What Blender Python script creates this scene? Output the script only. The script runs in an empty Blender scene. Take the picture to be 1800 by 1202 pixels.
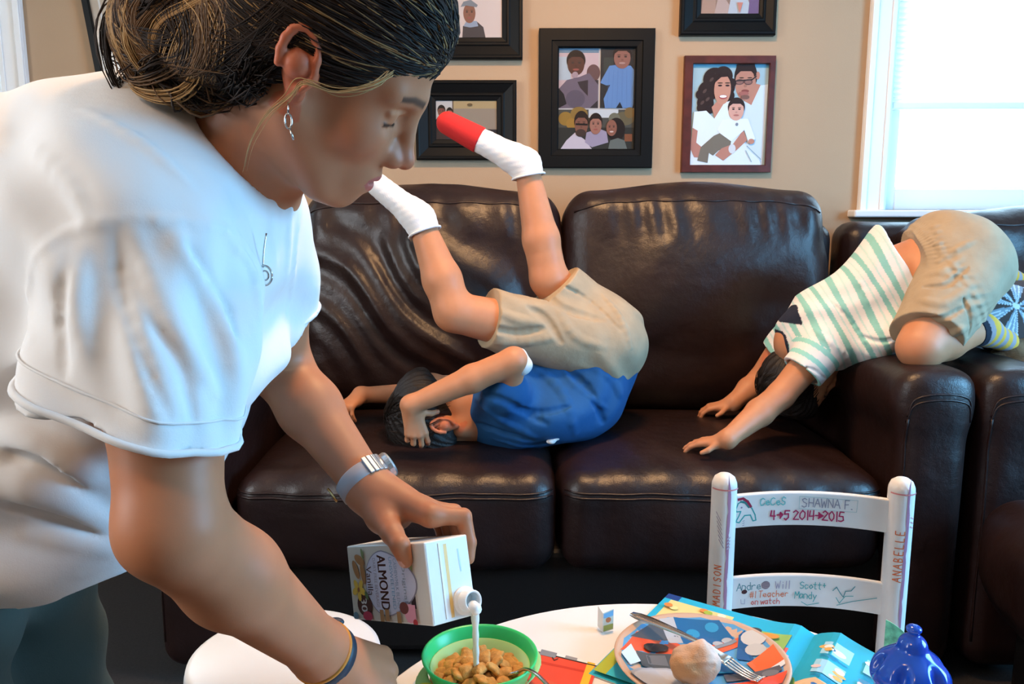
import bpy, bmesh, math, random
import numpy as np
from mathutils import Matrix, Vector, Euler

# ------------------------------------------------------------------ camera, light, exposure
SC = bpy.context.scene
COL = SC.collection
CAM_H, PITCH, FPX = 1.10, math.radians(9.0), 1400.0
_cd = bpy.data.cameras.new('camera'); _cd.sensor_width = 36.0; _cd.lens = FPX / 1800 * 36; _cd.clip_start = 0.02
CAM = bpy.data.objects.new('camera', _cd); COL.objects.link(CAM)
CAM.location = (0, 0, CAM_H); CAM.rotation_euler = (math.pi / 2 - PITCH, 0, 0)
SC.camera = CAM
SC.view_settings.view_transform = 'Standard'
SC.view_settings.look = 'None'
SC.view_settings.exposure = 0.0
SC.view_settings.gamma = 1.0
SC.view_settings.use_curve_mapping = False

WALL_Y, RIGHT_X, LEFT_X, FRONT_Y, CEIL_Z = 2.85, 2.6, -2.7, -2.2, 2.45

W = bpy.data.worlds.new('daylight'); SC.world = W; W.use_nodes = True
_bg = W.node_tree.nodes['Background']
_bg.inputs[0].default_value = (0.50, 0.78, 1.0, 1); _bg.inputs[1].default_value = 9.0

def area(name, loc, target, size, power, color, shape='DISK', size_y=None):
    d = bpy.data.lights.new(name, 'AREA'); d.shape = shape; d.size = size
    if size_y: d.size_y = size_y
    d.energy = power; d.color = color
    o = bpy.data.objects.new(name, d); COL.objects.link(o); o.location = loc
    o.rotation_euler = (Vector(target) - Vector(loc)).to_track_quat('-Z', 'Y').to_euler()
    return o
WARM = (1.0, 0.56, 0.25)
COOL = (0.10, 0.52, 1.0)
area('ceiling_lamp', (0.25, 1.55, 2.40), (0.25, 1.75, 0), 0.30, 38, WARM)
area('ceiling_lamp', (-0.9, -0.5, 2.40), (-0.7, 0.3, 0), 0.40, 12, (1.0, 0.60, 0.30))
area('window_daylight', (RIGHT_X - 0.06, 0.75, 1.35), (-0.2, 1.3, 0.85), 1.2, 80, COOL, 'RECTANGLE', 1.1)
area('window_daylight', (LEFT_X + 0.06, 0.1, 1.75), (-0.5, 0.8, 1.05), 1.1, 36, (1.0, 0.86, 0.76), 'RECTANGLE', 1.1)

# ------------------------------------------------------------------ pixel -> place helpers (photo 1800 x 1202)
def P(u, v, Y):
    """point seen at photo pixel (u, v) that stands Y metres into the room"""
    dx, dy = (u - 900) / FPX, -(v - 601) / FPX
    c, s = math.cos(PITCH), math.sin(PITCH)
    t = Y / (c + dy * s)
    return np.array([dx * t, Y, CAM_H + t * (dy * c - s)])
def PZ(u, v, z):
    """point seen at photo pixel (u, v) on the level plane of height z"""
    dx, dy = (u - 900) / FPX, -(v - 601) / FPX
    c, s = math.cos(PITCH), math.sin(PITCH)
    t = (z - CAM_H) / (dy * c - s)
    return np.array([dx * t, t * (c + dy * s), z])

# ------------------------------------------------------------------ objects
ORG = {}
def tag(o, label=None, cat=None, group=None, kind=None):
    if label: o['label'] = label
    if cat: o['category'] = cat
    if group: o['group'] = group
    if kind: o['kind'] = kind
    return o
def thing(name, label, cat, loc=(0, 0, 0), group=None):
    o = bpy.data.objects.new(name, None); COL.objects.link(o)
    o.location = loc; o.empty_display_size = 0.05
    ORG[o.name] = np.array(loc, float)
    return tag(o, label, cat, group)
def mesh(name, V, F, mats, parent=None, smooth=True, midx=None, colors=None, loc=None):
    """one mesh object from world coordinates; under a parent it is stored relative to the parent's base"""
    V = np.asarray(V, float)
    org = ORG[parent.name] if parent is not None else (np.array(loc, float) if loc is not None else np.zeros(3))
    me = bpy.data.meshes.new(name)
    Vl = V - org
    if isinstance(F, np.ndarray):
        n = len(F); k = F.shape[1]
        me.vertices.add(len(Vl)); me.vertices.foreach_set('co', Vl.astype(np.float32).ravel())
        me.loops.add(n * k); me.loops.foreach_set('vertex_index', F.astype(np.int32).ravel())
        me.polygons.add(n); me.polygons.foreach_set('loop_start', np.arange(0, n * k, k, dtype=np.int32))
        me.update(calc_edges=True); me.validate()
    else:
        me.from_pydata(Vl.tolist(), [], [list(f) for f in F]); me.update()
    for m in (mats if isinstance(mats, (list, tuple)) else [mats]): me.materials.append(m)
    if midx is not None: me.polygons.foreach_set('material_index', np.asarray(midx, np.int32))
    me.polygons.foreach_set('use_smooth', np.full(len(me.polygons), bool(smooth)))
    if colors is not None:
        a = me.color_attributes.new('Col', 'FLOAT_COLOR', 'POINT')
        c4 = np.ones((len(V), 4), np.float32); c4[:, :3] = colors
        a.data.foreach_set('color', c4.ravel())
    o = bpy.data.objects.new(name, me); COL.objects.link(o)
    if parent is not None:
        o.parent = parent; ORG[o.name] = org
    else:
        o.location = org; ORG[o.name] = org
    return o

class MB:
    """collects shapes for ONE mesh"""
    def __init__(s): s.V = []; s.F = []; s.M = []; s.n = 0
    def add(s, V, F, m=0):
        V = np.asarray(V, float)
        s.V.append(V); s.F += [[i + s.n for i in f] for f in F]; s.M += [m] * len(F); s.n += len(V)
        return s
    def box(s, lo, hi, m=0, M=None):
        x0, y0, z0 = lo; x1, y1, z1 = hi
        V = np.array([(x0,y0,z0),(x1,y0,z0),(x1,y1,z0),(x0,y1,z0),(x0,y0,z1),(x1,y0,z1),(x1,y1,z1),(x0,y1,z1)], float)
        if M is not None: V = xf(M, V)
        return s.add(V, [(0,3,2,1),(4,5,6,7),(0,1,5,4),(1,2,6,5),(2,3,7,6),(3,0,4,7)], m)
    def tube(s, pts, r, seg=10, m=0, cap=True, sx=1.0):
        V, F = tube(pts, r, seg, cap, sx); return s.add(V, F, m)
    def lathe(s, prof, seg=32, m=0, M=None):
        V, F = lathe(prof, seg)
        if M is not None: V = xf(M, V)
        return s.add(V, F, m)
    def poly(s, pts, m=0): return s.add(pts, [list(range(len(pts)))], m)
    def build(s, name, mats, parent=None, smooth=False, bevel=0, loc=None):
        o = mesh(name, np.concatenate(s.V), s.F, mats, parent, smooth, s.M, loc=loc)
        if bevel:
            b = o.modifiers.new('bevel', 'BEVEL'); b.width = bevel; b.segments = 3; b.limit_method = 'ANGLE'; b.angle_limit = 0.7
        return o
def xf(M, V):
    M = np.array(M); V = np.asarray(V, float)
    return V @ M[:3, :3].T + M[:3, 3]
def tube(pts, r, seg=10, cap=True, sx=1.0):
    pts = np.asarray(pts, float); n = len(pts)
    r = np.full(n, r, float) if np.isscalar(r) else np.asarray(r, float)
    T = np.gradient(pts, axis=0); T /= np.linalg.norm(T, axis=1)[:, None] + 1e-12
    up = np.array([0, 0, 1.0]) if abs(T[0][2]) < 0.9 else np.array([1.0, 0, 0])
    V = []
    u = np.cross(T[0], up); u /= np.linalg.norm(u)
    for i in range(n):
        u = u - T[i] * np.dot(u, T[i]); u /= np.linalg.norm(u) + 1e-12
        w = np.cross(T[i], u)
        for k in range(seg):
            a = 2 * math.pi * k / seg
            V.append(pts[i] + r[i] * (u * math.cos(a) * sx + w * math.sin(a)))
    F = []
    for i in range(n - 1):
        for k in range(seg):
            a, b = i * seg + k, i * seg + (k + 1) % seg
            F.append((a, b, b + seg, a + seg))
    if cap:
        F.append(tuple(range(seg))[::-1]); F.append(tuple(range((n - 1) * seg, n * seg)))
    return np.array(V), F
def lathe(prof, seg=32):
    V, F = [], []
    for (r, z) in prof:
        for k in range(seg):
            a = 2 * math.pi * k / seg
            V.append((r * math.cos(a), r * math.sin(a), z))
    for i in range(len(prof) - 1):
        for k in range(seg):
            a, b = i * seg + k, i * seg + (k + 1) % seg
            F.append((a, b, b + seg, a + seg))
    if prof[0][0] > 1e-5: F.append(tuple(range(seg))[::-1])
    if prof[-1][0] > 1e-5: F.append(tuple(range((len(prof) - 1) * seg, len(prof) * seg)))
    return np.array(V), F
def TR(loc=(0, 0, 0), rot=(0, 0, 0), s=1.0):
    return np.array(Matrix.LocRotScale(Vector(loc), Euler(rot), Vector((s, s, s)) if np.isscalar(s) else Vector(s)))
def frame(o, x, z):
    """matrix with origin o, local x along x, local z as near z as can be"""
    x = np.array(x, float); x /= np.linalg.norm(x)
    z = np.array(z, float); z = z - x * np.dot(x, z); z /= np.linalg.norm(z)
    M = np.eye(4); M[:3, 0] = x; M[:3, 1] = np.cross(z, x); M[:3, 2] = z; M[:3, 3] = o
    return M
def smooth_path(pts, n=24):
    """Catmull-Rom through pts"""
    p = np.asarray(pts, float); p = np.vstack([2 * p[0] - p[1], p, 2 * p[-1] - p[-2]])
    out = []
    m = len(p) - 3
    for i in range(n):
        t = i / (n - 1) * m; k = min(int(t), m - 1); t -= k
        a, b, c, d = p[k:k + 4]
        out.append(0.5 * ((2 * b) + (-a + c) * t + (2 * a - 5 * b + 4 * c - d) * t * t + (-a + 3 * b - 3 * c + d) * t ** 3))
    return np.array(out)

# ------------------------------------------------------------------ materials
def mat(name, color=(0.8, 0.8, 0.8), rough=0.5, metal=0.0, spec=0.5, bump=0.0, bscale=200.0, var=0.0, vscale=8.0, attr=False,
        sss=0.0, sub_r=(1, .35, .2), trans=0.0, emit=0.0, coat=0.0, sheen=0.0, bdist=0.002, ior=1.45, alpha=1.0, wave=None, bump2=0.0, b2scale=20.0):
    m = bpy.data.materials.new(name); m.use_nodes = True
    nt = m.node_tree; N = nt.nodes; L = nt.links; b = N['Principled BSDF']
    b.inputs['Base Color'].default_value = (*color, 1)
    b.inputs['Roughness'].default_value = rough; b.inputs['Metallic'].default_value = metal
    b.inputs['Specular IOR Level'].default_value = spec; b.inputs['IOR'].default_value = ior
    if sss:
        b.inputs['Subsurface Weight'].default_value = sss; b.inputs['Subsurface Radius'].default_value = sub_r
        b.inputs['Subsurface Scale'].default_value = 0.008
    if trans: b.inputs['Transmission Weight'].default_value = trans
    if alpha < 1: b.inputs['Alpha'].default_value = alpha
    if coat: b.inputs['Coat Weight'].default_value = coat; b.inputs['Coat Roughness'].default_value = 0.15
    if sheen: b.inputs['Sheen Weight'].default_value = sheen
    if emit:
        b.inputs['Emission Color'].default_value = (*color, 1); b.inputs['Emission Strength'].default_value = emit
    tc = N.new('ShaderNodeTexCoord')
    src = None
    if attr:
        a = N.new('ShaderNodeAttribute'); a.attribute_name = 'Col'; src = a.outputs['Color']
    if var:
        nz = N.new('ShaderNodeTexNoise'); nz.inputs['Scale'].default_value = vscale; nz.inputs['Detail'].default_value = 4
        L.new(tc.outputs['Object'], nz.inputs['Vector'])
        mr = N.new('ShaderNodeMapRange'); mr.inputs[1].default_value = 0.3; mr.inputs[2].default_value = 0.7
        mr.inputs[3].default_value = 1 - var; mr.inputs[4].default_value = 1 + var
        L.new(nz.outputs['Fac'], mr.inputs[0])
        mx = N.new('ShaderNodeMix'); mx.data_type = 'RGBA'; mx.blend_type = 'MULTIPLY'; mx.inputs[0].default_value = 1
        if src is not None: L.new(src, mx.inputs[6])
        else: mx.inputs[6].default_value = (*color, 1)
        L.new(mr.outputs[0], mx.inputs[7]); src = mx.outputs[2]
    if src is not None: L.new(src, b.inputs['Base Color'])
    last = None
    def addbump(scale, strength, dist, tex='ShaderNodeTexNoise'):
        nonlocal last
        t = N.new(tex); t.inputs['Scale'].default_value = scale
        if tex == 'ShaderNodeTexNoise': t.inputs['Detail'].default_value = 5
        L.new(tc.outputs['Object'], t.inputs['Vector'])
        bp = N.new('ShaderNodeBump'); bp.inputs['Strength'].default_value = strength; bp.inputs['Distance'].default_value = dist
        L.new(t.outputs['Fac' if tex == 'ShaderNodeTexNoise' else 'Distance'], bp.inputs['Height'])
        if last is not None: L.new(last, bp.inputs['Normal'])
        last = bp.outputs['Normal']
    if bump: addbump(bscale, bump, bdist)
    if bump2: addbump(b2scale, bump2, 0.01)
    if last is not None: L.new(last, b.inputs['Normal'])
    return m

# ------------------------------------------------------------------ distance-field sculpting (surface nets on sparse bricks)
def _bb(pts, r):
    pts = np.asarray(pts, float); return pts.min(0) - r, pts.max(0) + r
class Op:
    __slots__ = ('fn', 'lo', 'hi', 'k', 'mode')
    def __init__(s, fn, lo, hi, k=0.0, mode='u'): s.fn, s.lo, s.hi, s.k, s.mode = fn, lo, hi, k, mode
def cap(a, b, ra, rb=None, k=0.01, mode='u', flat=None):
    """tapered limb piece from a to b; flat=(axis, factor) squashes it along an axis"""
    a = np.array(a, float); b = np.array(b, float); rb = ra if rb is None else rb
    ba = b - a; L2 = float(ba @ ba) + 1e-12
    lo, hi = _bb([a, b], max(ra, rb) * (1 if flat is None else max(1, flat[1])) )
    if flat is not None:
        ax = np.array(flat[0], float); ax /= np.linalg.norm(ax); f = flat[1]
    def fn(X, Y, Z):
        px, py, pz = X - a[0], Y - a[1], Z - a[2]
        t = np.clip((px * ba[0] + py * ba[1] + pz * ba[2]) / L2, 0, 1)
        qx, qy, qz = px - t * ba[0], py - t * ba[1], pz - t * ba[2]
        if flat is not None:
            d = qx * ax[0] + qy * ax[1] + qz * ax[2]; g = d * (1 / f - 1)
            qx, qy, qz = qx + g * ax[0], qy + g * ax[1], qz + g * ax[2]
        return np.sqrt(qx * qx + qy * qy + qz * qz) - (ra + (rb - ra) * t)
    return Op(fn, lo, hi, k, mode)
def ell(c, r, M=None, k=0.01, mode='u'):
    """ellipsoid; M 3x3 (columns = its axes)"""
    c = np.array(c, float); r = np.array(r, float); R = np.eye(3) if M is None else np.array(M)[:3, :3]
    R = R / np.linalg.norm(R, axis=0)
    e = np.sqrt(((R * r) ** 2).sum(1))
    def fn(X, Y, Z):
        px, py, pz = X - c[0], Y - c[1], Z - c[2]
        u = (px * R[0, 0] + py * R[1, 0] + pz * R[2, 0]); v = (px * R[0, 1] + py * R[1, 1] + pz * R[2, 1]); w = (px * R[0, 2] + py * R[1, 2] + pz * R[2, 2])
        k0 = np.sqrt((u / r[0]) ** 2 + (v / r[1]) ** 2 + (w / r[2]) ** 2)
        k1 = np.sqrt((u / r[0] ** 2) ** 2 + (v / r[1] ** 2) ** 2 + (w / r[2] ** 2) ** 2) + 1e-9
        return k0 * (k0 - 1) / k1
    return Op(fn, c - e, c + e, k, mode)
def rbox(c, h, r, M=None, k=0.01, mode='u'):
    c = np.array(c, float); h = np.array(h, float); R = np.eye(3) if M is None else np.array(M)[:3, :3]
    e = (np.abs(R) * h).sum(1)
    def fn(X, Y, Z):
        px, py, pz = X - c[0], Y - c[1], Z - c[2]
        q = [np.abs(px * R[0, i] + py * R[1, i] + pz * R[2, i]) - (h[i] - r) for i in range(3)]
        return np.sqrt(sum(np.maximum(a, 0) ** 2 for a in q)) + np.minimum(np.maximum(np.maximum(q[0], q[1]), q[2]), 0) - r
    return Op(fn, c - e, c + e, k, mode)
INF = np.full(3, 1e3)
def plane(o, n, k=0.0, mode='i'):
    """half space on the -n side of the point o; mode i keeps it"""
    o = np.array(o, float); n = np.array(n, float); n /= np.linalg.norm(n)
    return Op(lambda X, Y, Z: (X - o[0]) * n[0] + (Y - o[1]) * n[1] + (Z - o[2]) * n[2], -INF, INF, k, mode)
def disp(fn, lo=None, hi=None):
    return Op(fn, -INF if lo is None else np.array(lo), INF if hi is None else np.array(hi), 0, 'd')
def evalops(ops, X, Y, Z, lo, hi, big):
    d = np.full(X.shape, big, np.float32)
    m = max([o.k for o in ops]) + big * 0.6
    for o in ops:
        if np.any(o.lo - m > hi) or np.any(o.hi + m < lo): continue
        e = o.fn(X, Y, Z)
        if o.mode == 'u':
            if o.k > 0:
                h = np.maximum(o.k - np.abs(d - e), 0) / o.k; d = np.minimum(d, e) - h * h * o.k * 0.25
            else: d = np.minimum(d, e)
        elif o.mode == 'd': d = d + e
        else:
            if o.mode == 's': e = -e
            if o.k > 0:
                h = np.maximum(o.k - np.abs(d - e), 0) / o.k; d = np.maximum(d, e) + h * h * o.k * 0.25
            else: d = np.maximum(d, e)
    return d.astype(np.float32)
def group(ops, k=0.01, mode='u', grow=0.0):
    us = [o for o in ops if o.mode == 'u']
    lo = np.min([o.lo for o in us], axis=0); hi = np.max([o.hi for o in us], axis=0)
    def fn(X, Y, Z):
        l = np.array([X.min(), Y.min(), Z.min()]); h = np.array([X.max(), Y.max(), Z.max()])
        return evalops(ops, X, Y, Z, l, h, 0.06) - grow
    return Op(fn, lo - grow, hi + grow, k, mode)
def sculpt(ops, h, B=24, lo=None, hi=None, relax=1):
    us = [o for o in ops if o.mode == 'u']
    mg = 2.5 * h + max([o.k for o in us]) * 0.3
    if lo is None: lo = np.min([o.lo for o in us], axis=0) - mg
    if hi is None: hi = np.max([o.hi for o in us], axis=0) + mg
    lo = np.array(lo, float); hi = np.array(hi, float)
    nb = np.ceil((hi - lo) / (h * B)).astype(int)
    big = max(0.03, 4 * h)
    KV, PV, Q = [], [], []
    NN = 8192
    for bi in range(nb[0]):
        for bj in range(nb[1]):
            for bk in range(nb[2]):
                i0 = np.array([bi, bj, bk]) * B
                bl = lo + i0 * h; bh = bl + (B + 1) * h
                if not any(np.all(o.lo - mg < bh) and np.all(o.hi + mg > bl) for o in us): continue
                xs = (lo[0] + (i0[0] + np.arange(B + 1)) * h).astype(np.float32)
                ys = (lo[1] + (i0[1] + np.arange(B + 1)) * h).astype(np.float32)
                zs = (lo[2] + (i0[2] + np.arange(B + 1)) * h).astype(np.float32)
                X, Y, Z = np.meshgrid(xs, ys, zs, indexing='ij')
                d = evalops(ops, X, Y, Z, bl, bh, big)
                s = d < 0
                if s.all() or not s.any(): continue
                # cells
                acc = np.zeros((B, B, B, 3), np.float32); cnt = np.zeros((B, B, B), np.float32)
                cc = [(a, b, c) for a in (0, 1) for b in (0, 1) for c in (0, 1)]
                sl = lambda o: slice(o, o + B)
                for p in cc:
                    for ax in range(3):
                        if p[ax]: continue
                        q = list(p); q[ax] = 1
                        d0 = d[sl(p[0]), sl(p[1]), sl(p[2])]; d1 = d[sl(q[0]), sl(q[1]), sl(q[2])]
                        cr = (d0 < 0) != (d1 < 0)
                        t = np.where(cr, d0 / np.where(cr, d0 - d1, 1), 0)
                        for c in range(3):
                            acc[..., c] += np.where(cr, (t if c == ax else p[c]), 0)
                        cnt += cr
                I = np.argwhere(cnt > 0)
                pv = acc[I[:, 0], I[:, 1], I[:, 2]] / cnt[I[:, 0], I[:, 1], I[:, 2]][:, None]
                G = I + i0
                KV.append(((G[:, 0] + 1) * NN + G[:, 1] + 1) * NN + G[:, 2] + 1); PV.append(lo + (G + pv) * h)
                for ax in range(3):
                    a1, a2 = (ax + 1) % 3, (ax + 2) % 3
                    s0 = s[:B, :B, :B]
                    shf = [slice(0, B)] * 3; shf[ax] = slice(1, B + 1)
                    s1 = s[tuple(shf)]
                    E = np.argwhere(s0 != s1)
                    if not len(E): continue
                    ins = s0[E[:, 0], E[:, 1], E[:, 2]]
                    Gc = E + i0 + 1
                    def key(d1, d2):
                        g = Gc.copy(); g[:, a1] += d1; g[:, a2] += d2
                        return (g[:, 0] * NN + g[:, 1]) * NN + g[:, 2]
                    q = np.stack([key(-1, -1), key(0, -1), key(0, 0), key(-1, 0)], 1)
                    q[~ins] = q[~ins][:, ::-1]
                    Q.append(q)
    K = np.concatenate(KV); V = np.concatenate(PV); Q = np.concatenate(Q)
    o = np.argsort(K); K = K[o]; V = V[o]
    ix = np.searchsorted(K, Q); ix = np.minimum(ix, len(K) - 1)
    ok = (K[ix] == Q).all(1)
    F = ix[ok]
    for _ in range(relax):
        S = np.zeros_like(V); C = np.zeros(len(V))
        for a, b in ((0, 1), (1, 2), (2, 3), (3, 0)):
            for x, y in ((a, b), (b, a)):
                C += np.bincount(F[:, x], minlength=len(V))
                for c in range(3): S[:, c] += np.bincount(F[:, x], V[F[:, y], c], minlength=len(V))
        C = np.maximum(C, 1)
        V = V * 0.5 + 0.5 * S / C[:, None]
    return V, F.astype(np.int32)
def sel(V, ops, big=0.05):
    """distance of every vertex to a group of shapes"""
    V = V.astype(np.float32)
    return evalops(ops, V[:, 0], V[:, 1], V[:, 2], -INF, INF, big)
def march(ops, pts, d, L=.25, n=260, push=.001):
    """moves every point along d until it meets the surface"""
    d = np.array(d, float); out = []
    for p in np.asarray(pts, float):
        Q = p + np.outer(np.linspace(0, L, n), d); e = sel(Q, ops); j = int(np.argmax(e < 0))
        out.append(Q[j] - d * push if e[j] < 0 else p)
    return np.array(out)
def creases(surf, lines):
    """cloth folds laid on the surface: lines = (points as photo pixels, radius, +1 ridge / -1 groove); each follows the cloth it meets"""
    cam = np.array([0, 0, CAM_H]); out = []
    for px, r, sg in lines:
        pp = smooth_path(np.array(px, float), 3 * len(px)) if len(px) > 2 else np.linspace(px[0], px[1], 6)
        pts = []
        for u, v in pp:
            d = P(u, v, 1.0) - cam; d /= np.linalg.norm(d)
            Q = cam + np.outer(np.linspace(.35, 2.9, 900), d); e = sel(Q, surf); j = int(np.argmax(e < 0))
            if e[j] < 0: pts.append(Q[j] - d * (r * .62 if sg < 0 else -r * .50))
        for i in range(len(pts) - 1):
            if np.linalg.norm(pts[i + 1] - pts[i]) > .10: continue
            t0, t1 = i / (len(pts) - 1), (i + 1) / (len(pts) - 1); w = lambda t: r * (.35 + .65 * math.sin(math.pi * min(1, max(0, t))) ** .6)
            out.append(cap(pts[i], pts[i + 1], w(t0), w(t1), k=r * 1.5, mode='u' if sg > 0 else 's'))
    return out
def limb(pts, rs, k=0.01):
    pts = [np.array(p, float) for p in pts]
    return [cap(pts[i], pts[i + 1], rs[i], rs[i + 1], k=k) for i in range(len(pts) - 1)]
def nz(X, Y, Z, s, ph=0.0):
    """cheap smooth noise, about -1..1"""
    return (np.sin(X * s + 1.3 * np.sin(Y * s * 0.7 + ph) + ph) + np.sin(Y * s * 1.1 + 1.2 * np.sin(Z * s * 0.8 + 2 * ph) + 1.7)
            + np.sin(Z * s * 0.9 + 1.4 * np.sin(X * s * 0.6 + 0.5 * ph) + 4.1)) / 3
# ------------------------------------------------------------------ the room
M_WALL = mat('wall_paint', (0.45, 0.305, 0.19), 0.85, bump=0.25, bscale=350, bdist=0.001, var=0.02, vscale=3)
M_TRIM = mat('white_trim_paint', (0.86, 0.86, 0.86), 0.45, var=0.01)
M_CARPET = mat('dark_carpet', (0.014, 0.012, 0.012), 0.95, bump=0.8, bscale=600, var=0.3, vscale=150)
M_CEIL = mat('ceiling_paint', (0.78, 0.74, 0.68), 0.9)
M_BLIND = mat('blind_fabric', (0.9, 0.93, 0.95), 0.8)
_n = M_BLIND.node_tree; _b = _n.nodes['Principled BSDF']; _t = _n.nodes.new('ShaderNodeBsdfTranslucent'); _t.inputs[0].default_value = (0.95, 0.97, 1, 1)
_mx = _n.nodes.new('ShaderNodeMixShader'); _mx.inputs[0].default_value = 0.6
_n.links.new(_b.outputs[0], _mx.inputs[1]); _n.links.new(_t.outputs[0], _mx.inputs[2]); _n.links.new(_mx.outputs[0], _n.nodes['Material Output'].inputs[0])
M_PANE = mat('window_glass', (1, 1, 1), 0.0)
_n = M_PANE.node_tree; _t = _n.nodes.new('ShaderNodeBsdfTransparent'); _g = _n.nodes.new('ShaderNodeBsdfGlossy'); _g.inputs['Roughness'].default_value = 0.02
_mx = _n.nodes.new('ShaderNodeMixShader'); _mx.inputs[0].default_value = 0.06
_n.links.new(_t.outputs[0], _mx.inputs[1]); _n.links.new(_g.outputs[0], _mx.inputs[2]); _n.links.new(_mx.outputs[0], _n.nodes['Material Output'].inputs[0])

def struct(name, mb, m, parent=None, bevel=0):
    o = mb.build(name, m, parent, bevel=bevel)
    if parent is None: o['kind'] = 'structure'
    return o
T = 0.12
# openings: back wall right window, back wall left window, right wall window, left wall window
BW = [(1.30, 2.28, 1.12, 2.15), (-2.45, -1.745, 0.9, 2.15)]     # x0, x1, z0, z1
def wall_with_holes(name, a0, a1, holes, mk):
    """wall along a, holes (a0, a1, z0, z1); mk(lo_a, hi_a, z0, z1, mb) adds a box"""
    mb = MB(); xs = a0
    for (h0, h1, z0, z1) in sorted(holes):
        mk(mb, xs, h0, 0, CEIL_Z); mk(mb, h0, h1, 0, z0); mk(mb, h0, h1, z1, CEIL_Z); xs = h1
    mk(mb, xs, a1, 0, CEIL_Z)
    return struct(name, mb, M_WALL)
wall_with_holes('wall_back', LEFT_X, RIGHT_X, BW, lambda mb, a, b, z0, z1: mb.box((a, WALL_Y, z0), (b, WALL_Y + T, z1)))
wall_with_holes('wall_right', FRONT_Y, WALL_Y + T, [(0.1, 1.4, 0.78, 1.95)], lambda mb, a, b, z0, z1: mb.box((RIGHT_X, a, z0), (RIGHT_X + T, b, z1)))
wall_with_holes('wall_left', FRONT_Y, WALL_Y + T, [(-0.5, 0.7, 1.15, 2.3)], lambda mb, a, b, z0, z1: mb.box((LEFT_X - T, a, z0), (LEFT_X, b, z1)))
wall_with_holes('wall_front', LEFT_X - T, RIGHT_X + T, [], lambda mb, a, b, z0, z1: mb.box((a, FRONT_Y - T, z0), (b, FRONT_Y, z1)))
struct('floor', MB().box((LEFT_X - T, FRONT_Y - T, -0.1), (RIGHT_X + T, WALL_Y + T, 0)), M_CARPET)
struct('ceiling', MB().box((LEFT_X - T, FRONT_Y - T, CEIL_Z), (RIGHT_X + T, WALL_Y + T, CEIL_Z + 0.1)), M_CEIL)
struct('baseboard_back', MB().box((LEFT_X, WALL_Y - 0.015, 0.002), (RIGHT_X, WALL_Y, 0.11)), M_TRIM, bevel=0.004)

def back_window(name, x0, x1, z0, z1, blind):
    w = thing(name, None, None, ((x0 + x1) / 2, WALL_Y, z0)); w['kind'] = 'structure'
    mb = MB(); c = 0.085
    # stepped casing
    mb.box((x0 - c, WALL_Y - 0.022, z0 - 0.02), (x0, WALL_Y, z1 + c)).box((x1, WALL_Y - 0.022, z0 - 0.02), (x1 + c, WALL_Y, z1 + c))
    mb.box((x0, WALL_Y - 0.022, z1), (x1, WALL_Y, z1 + c))
    mb.box((x0 - c, WALL_Y - 0.032, z0 - 0.02), (x0 - c + 0.022, WALL_Y - 0.022, z1 + c)).box((x1 + c - 0.022, WALL_Y - 0.032, z0 - 0.02), (x1 + c, WALL_Y - 0.022, z1 + c))
    mb.box((x0 - 0.016, WALL_Y - 0.028, z0), (x0, WALL_Y - 0.022, z1)).box((x1, WALL_Y - 0.028, z0), (x1 + 0.016, WALL_Y - 0.022, z1))
    # jambs
    mb.box((x0, WALL_Y, z0), (x0 + 0.018, WALL_Y + T, z1)).box((x1 - 0.018, WALL_Y, z0), (x1, WALL_Y + T, z1)).box((x0, WALL_Y, z1 - 0.018), (x1, WALL_Y + T, z1))
    mb.build('casing', M_TRIM, w, bevel=0.003)
    MB().box((x0 - c - 0.03, WALL_Y - 0.06, z0 - 0.025), (x1 + c + 0.03, WALL_Y + T, z0)).build('sill', M_TRIM, w, bevel=0.006)
    f = MB(); y0, y1 = WALL_Y + 0.045, WALL_Y + 0.085; s = 0.05
    f.box((x0 + 0.018, y0, z0), (x0 + 0.018 + s, y1, z1)).box((x1 - 0.018 - s, y0, z0), (x1 - 0.018, y1, z1))
    f.box((x0 + 0.018 + s, y0, z0), (x1 - 0.018 - s, y1, z0 + 0.075)).box((x0 + 0.018 + s, y0, z1 - 0.06), (x1 - 0.018 - s, y1, z1))
    f.box((x0 + 0.018 + s, y0 + 0.01, z0 + 0.07), (x1 - 0.018 - s, y1, z0 + 0.082))
    f.build('sash_frame', M_TRIM, w, bevel=0.004)
    MB().box((x0 + 0.06, y0 + 0.018, z0 + 0.07), (x1 - 0.06, y0 + 0.022, z1 - 0.05)).build('pane', M_PANE, w)
    if blind:
        zb = z0 + blind; mb = MB(); n = int((z1 - zb) / 0.019)
        V = []; F = []
        xa, xb = x0 + 0.024, x1 - 0.024
        for i in range(2 * n + 1):
            z = zb + i * 0.0095; y = WALL_Y + (0.018 if i % 2 else 0.034)
            V += [(xa, y, z), (xb, y, z)]
        for i in range(2 * n): F.append((2 * i, 2 * i + 1, 2 * i + 3, 2 * i + 2))
        b = mesh('blind', V, F, M_BLIND, w, smooth=False)
        MB().box((xa - 0.004, WALL_Y + 0.008, zb - 0.024), (xb + 0.004, WALL_Y + 0.04, zb)).build('bottom_rail', M_TRIM, b, bevel=0.005)
back_window('window_1', *BW[0], 0.37)
back_window('window_2', *BW[1], 0)
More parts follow.
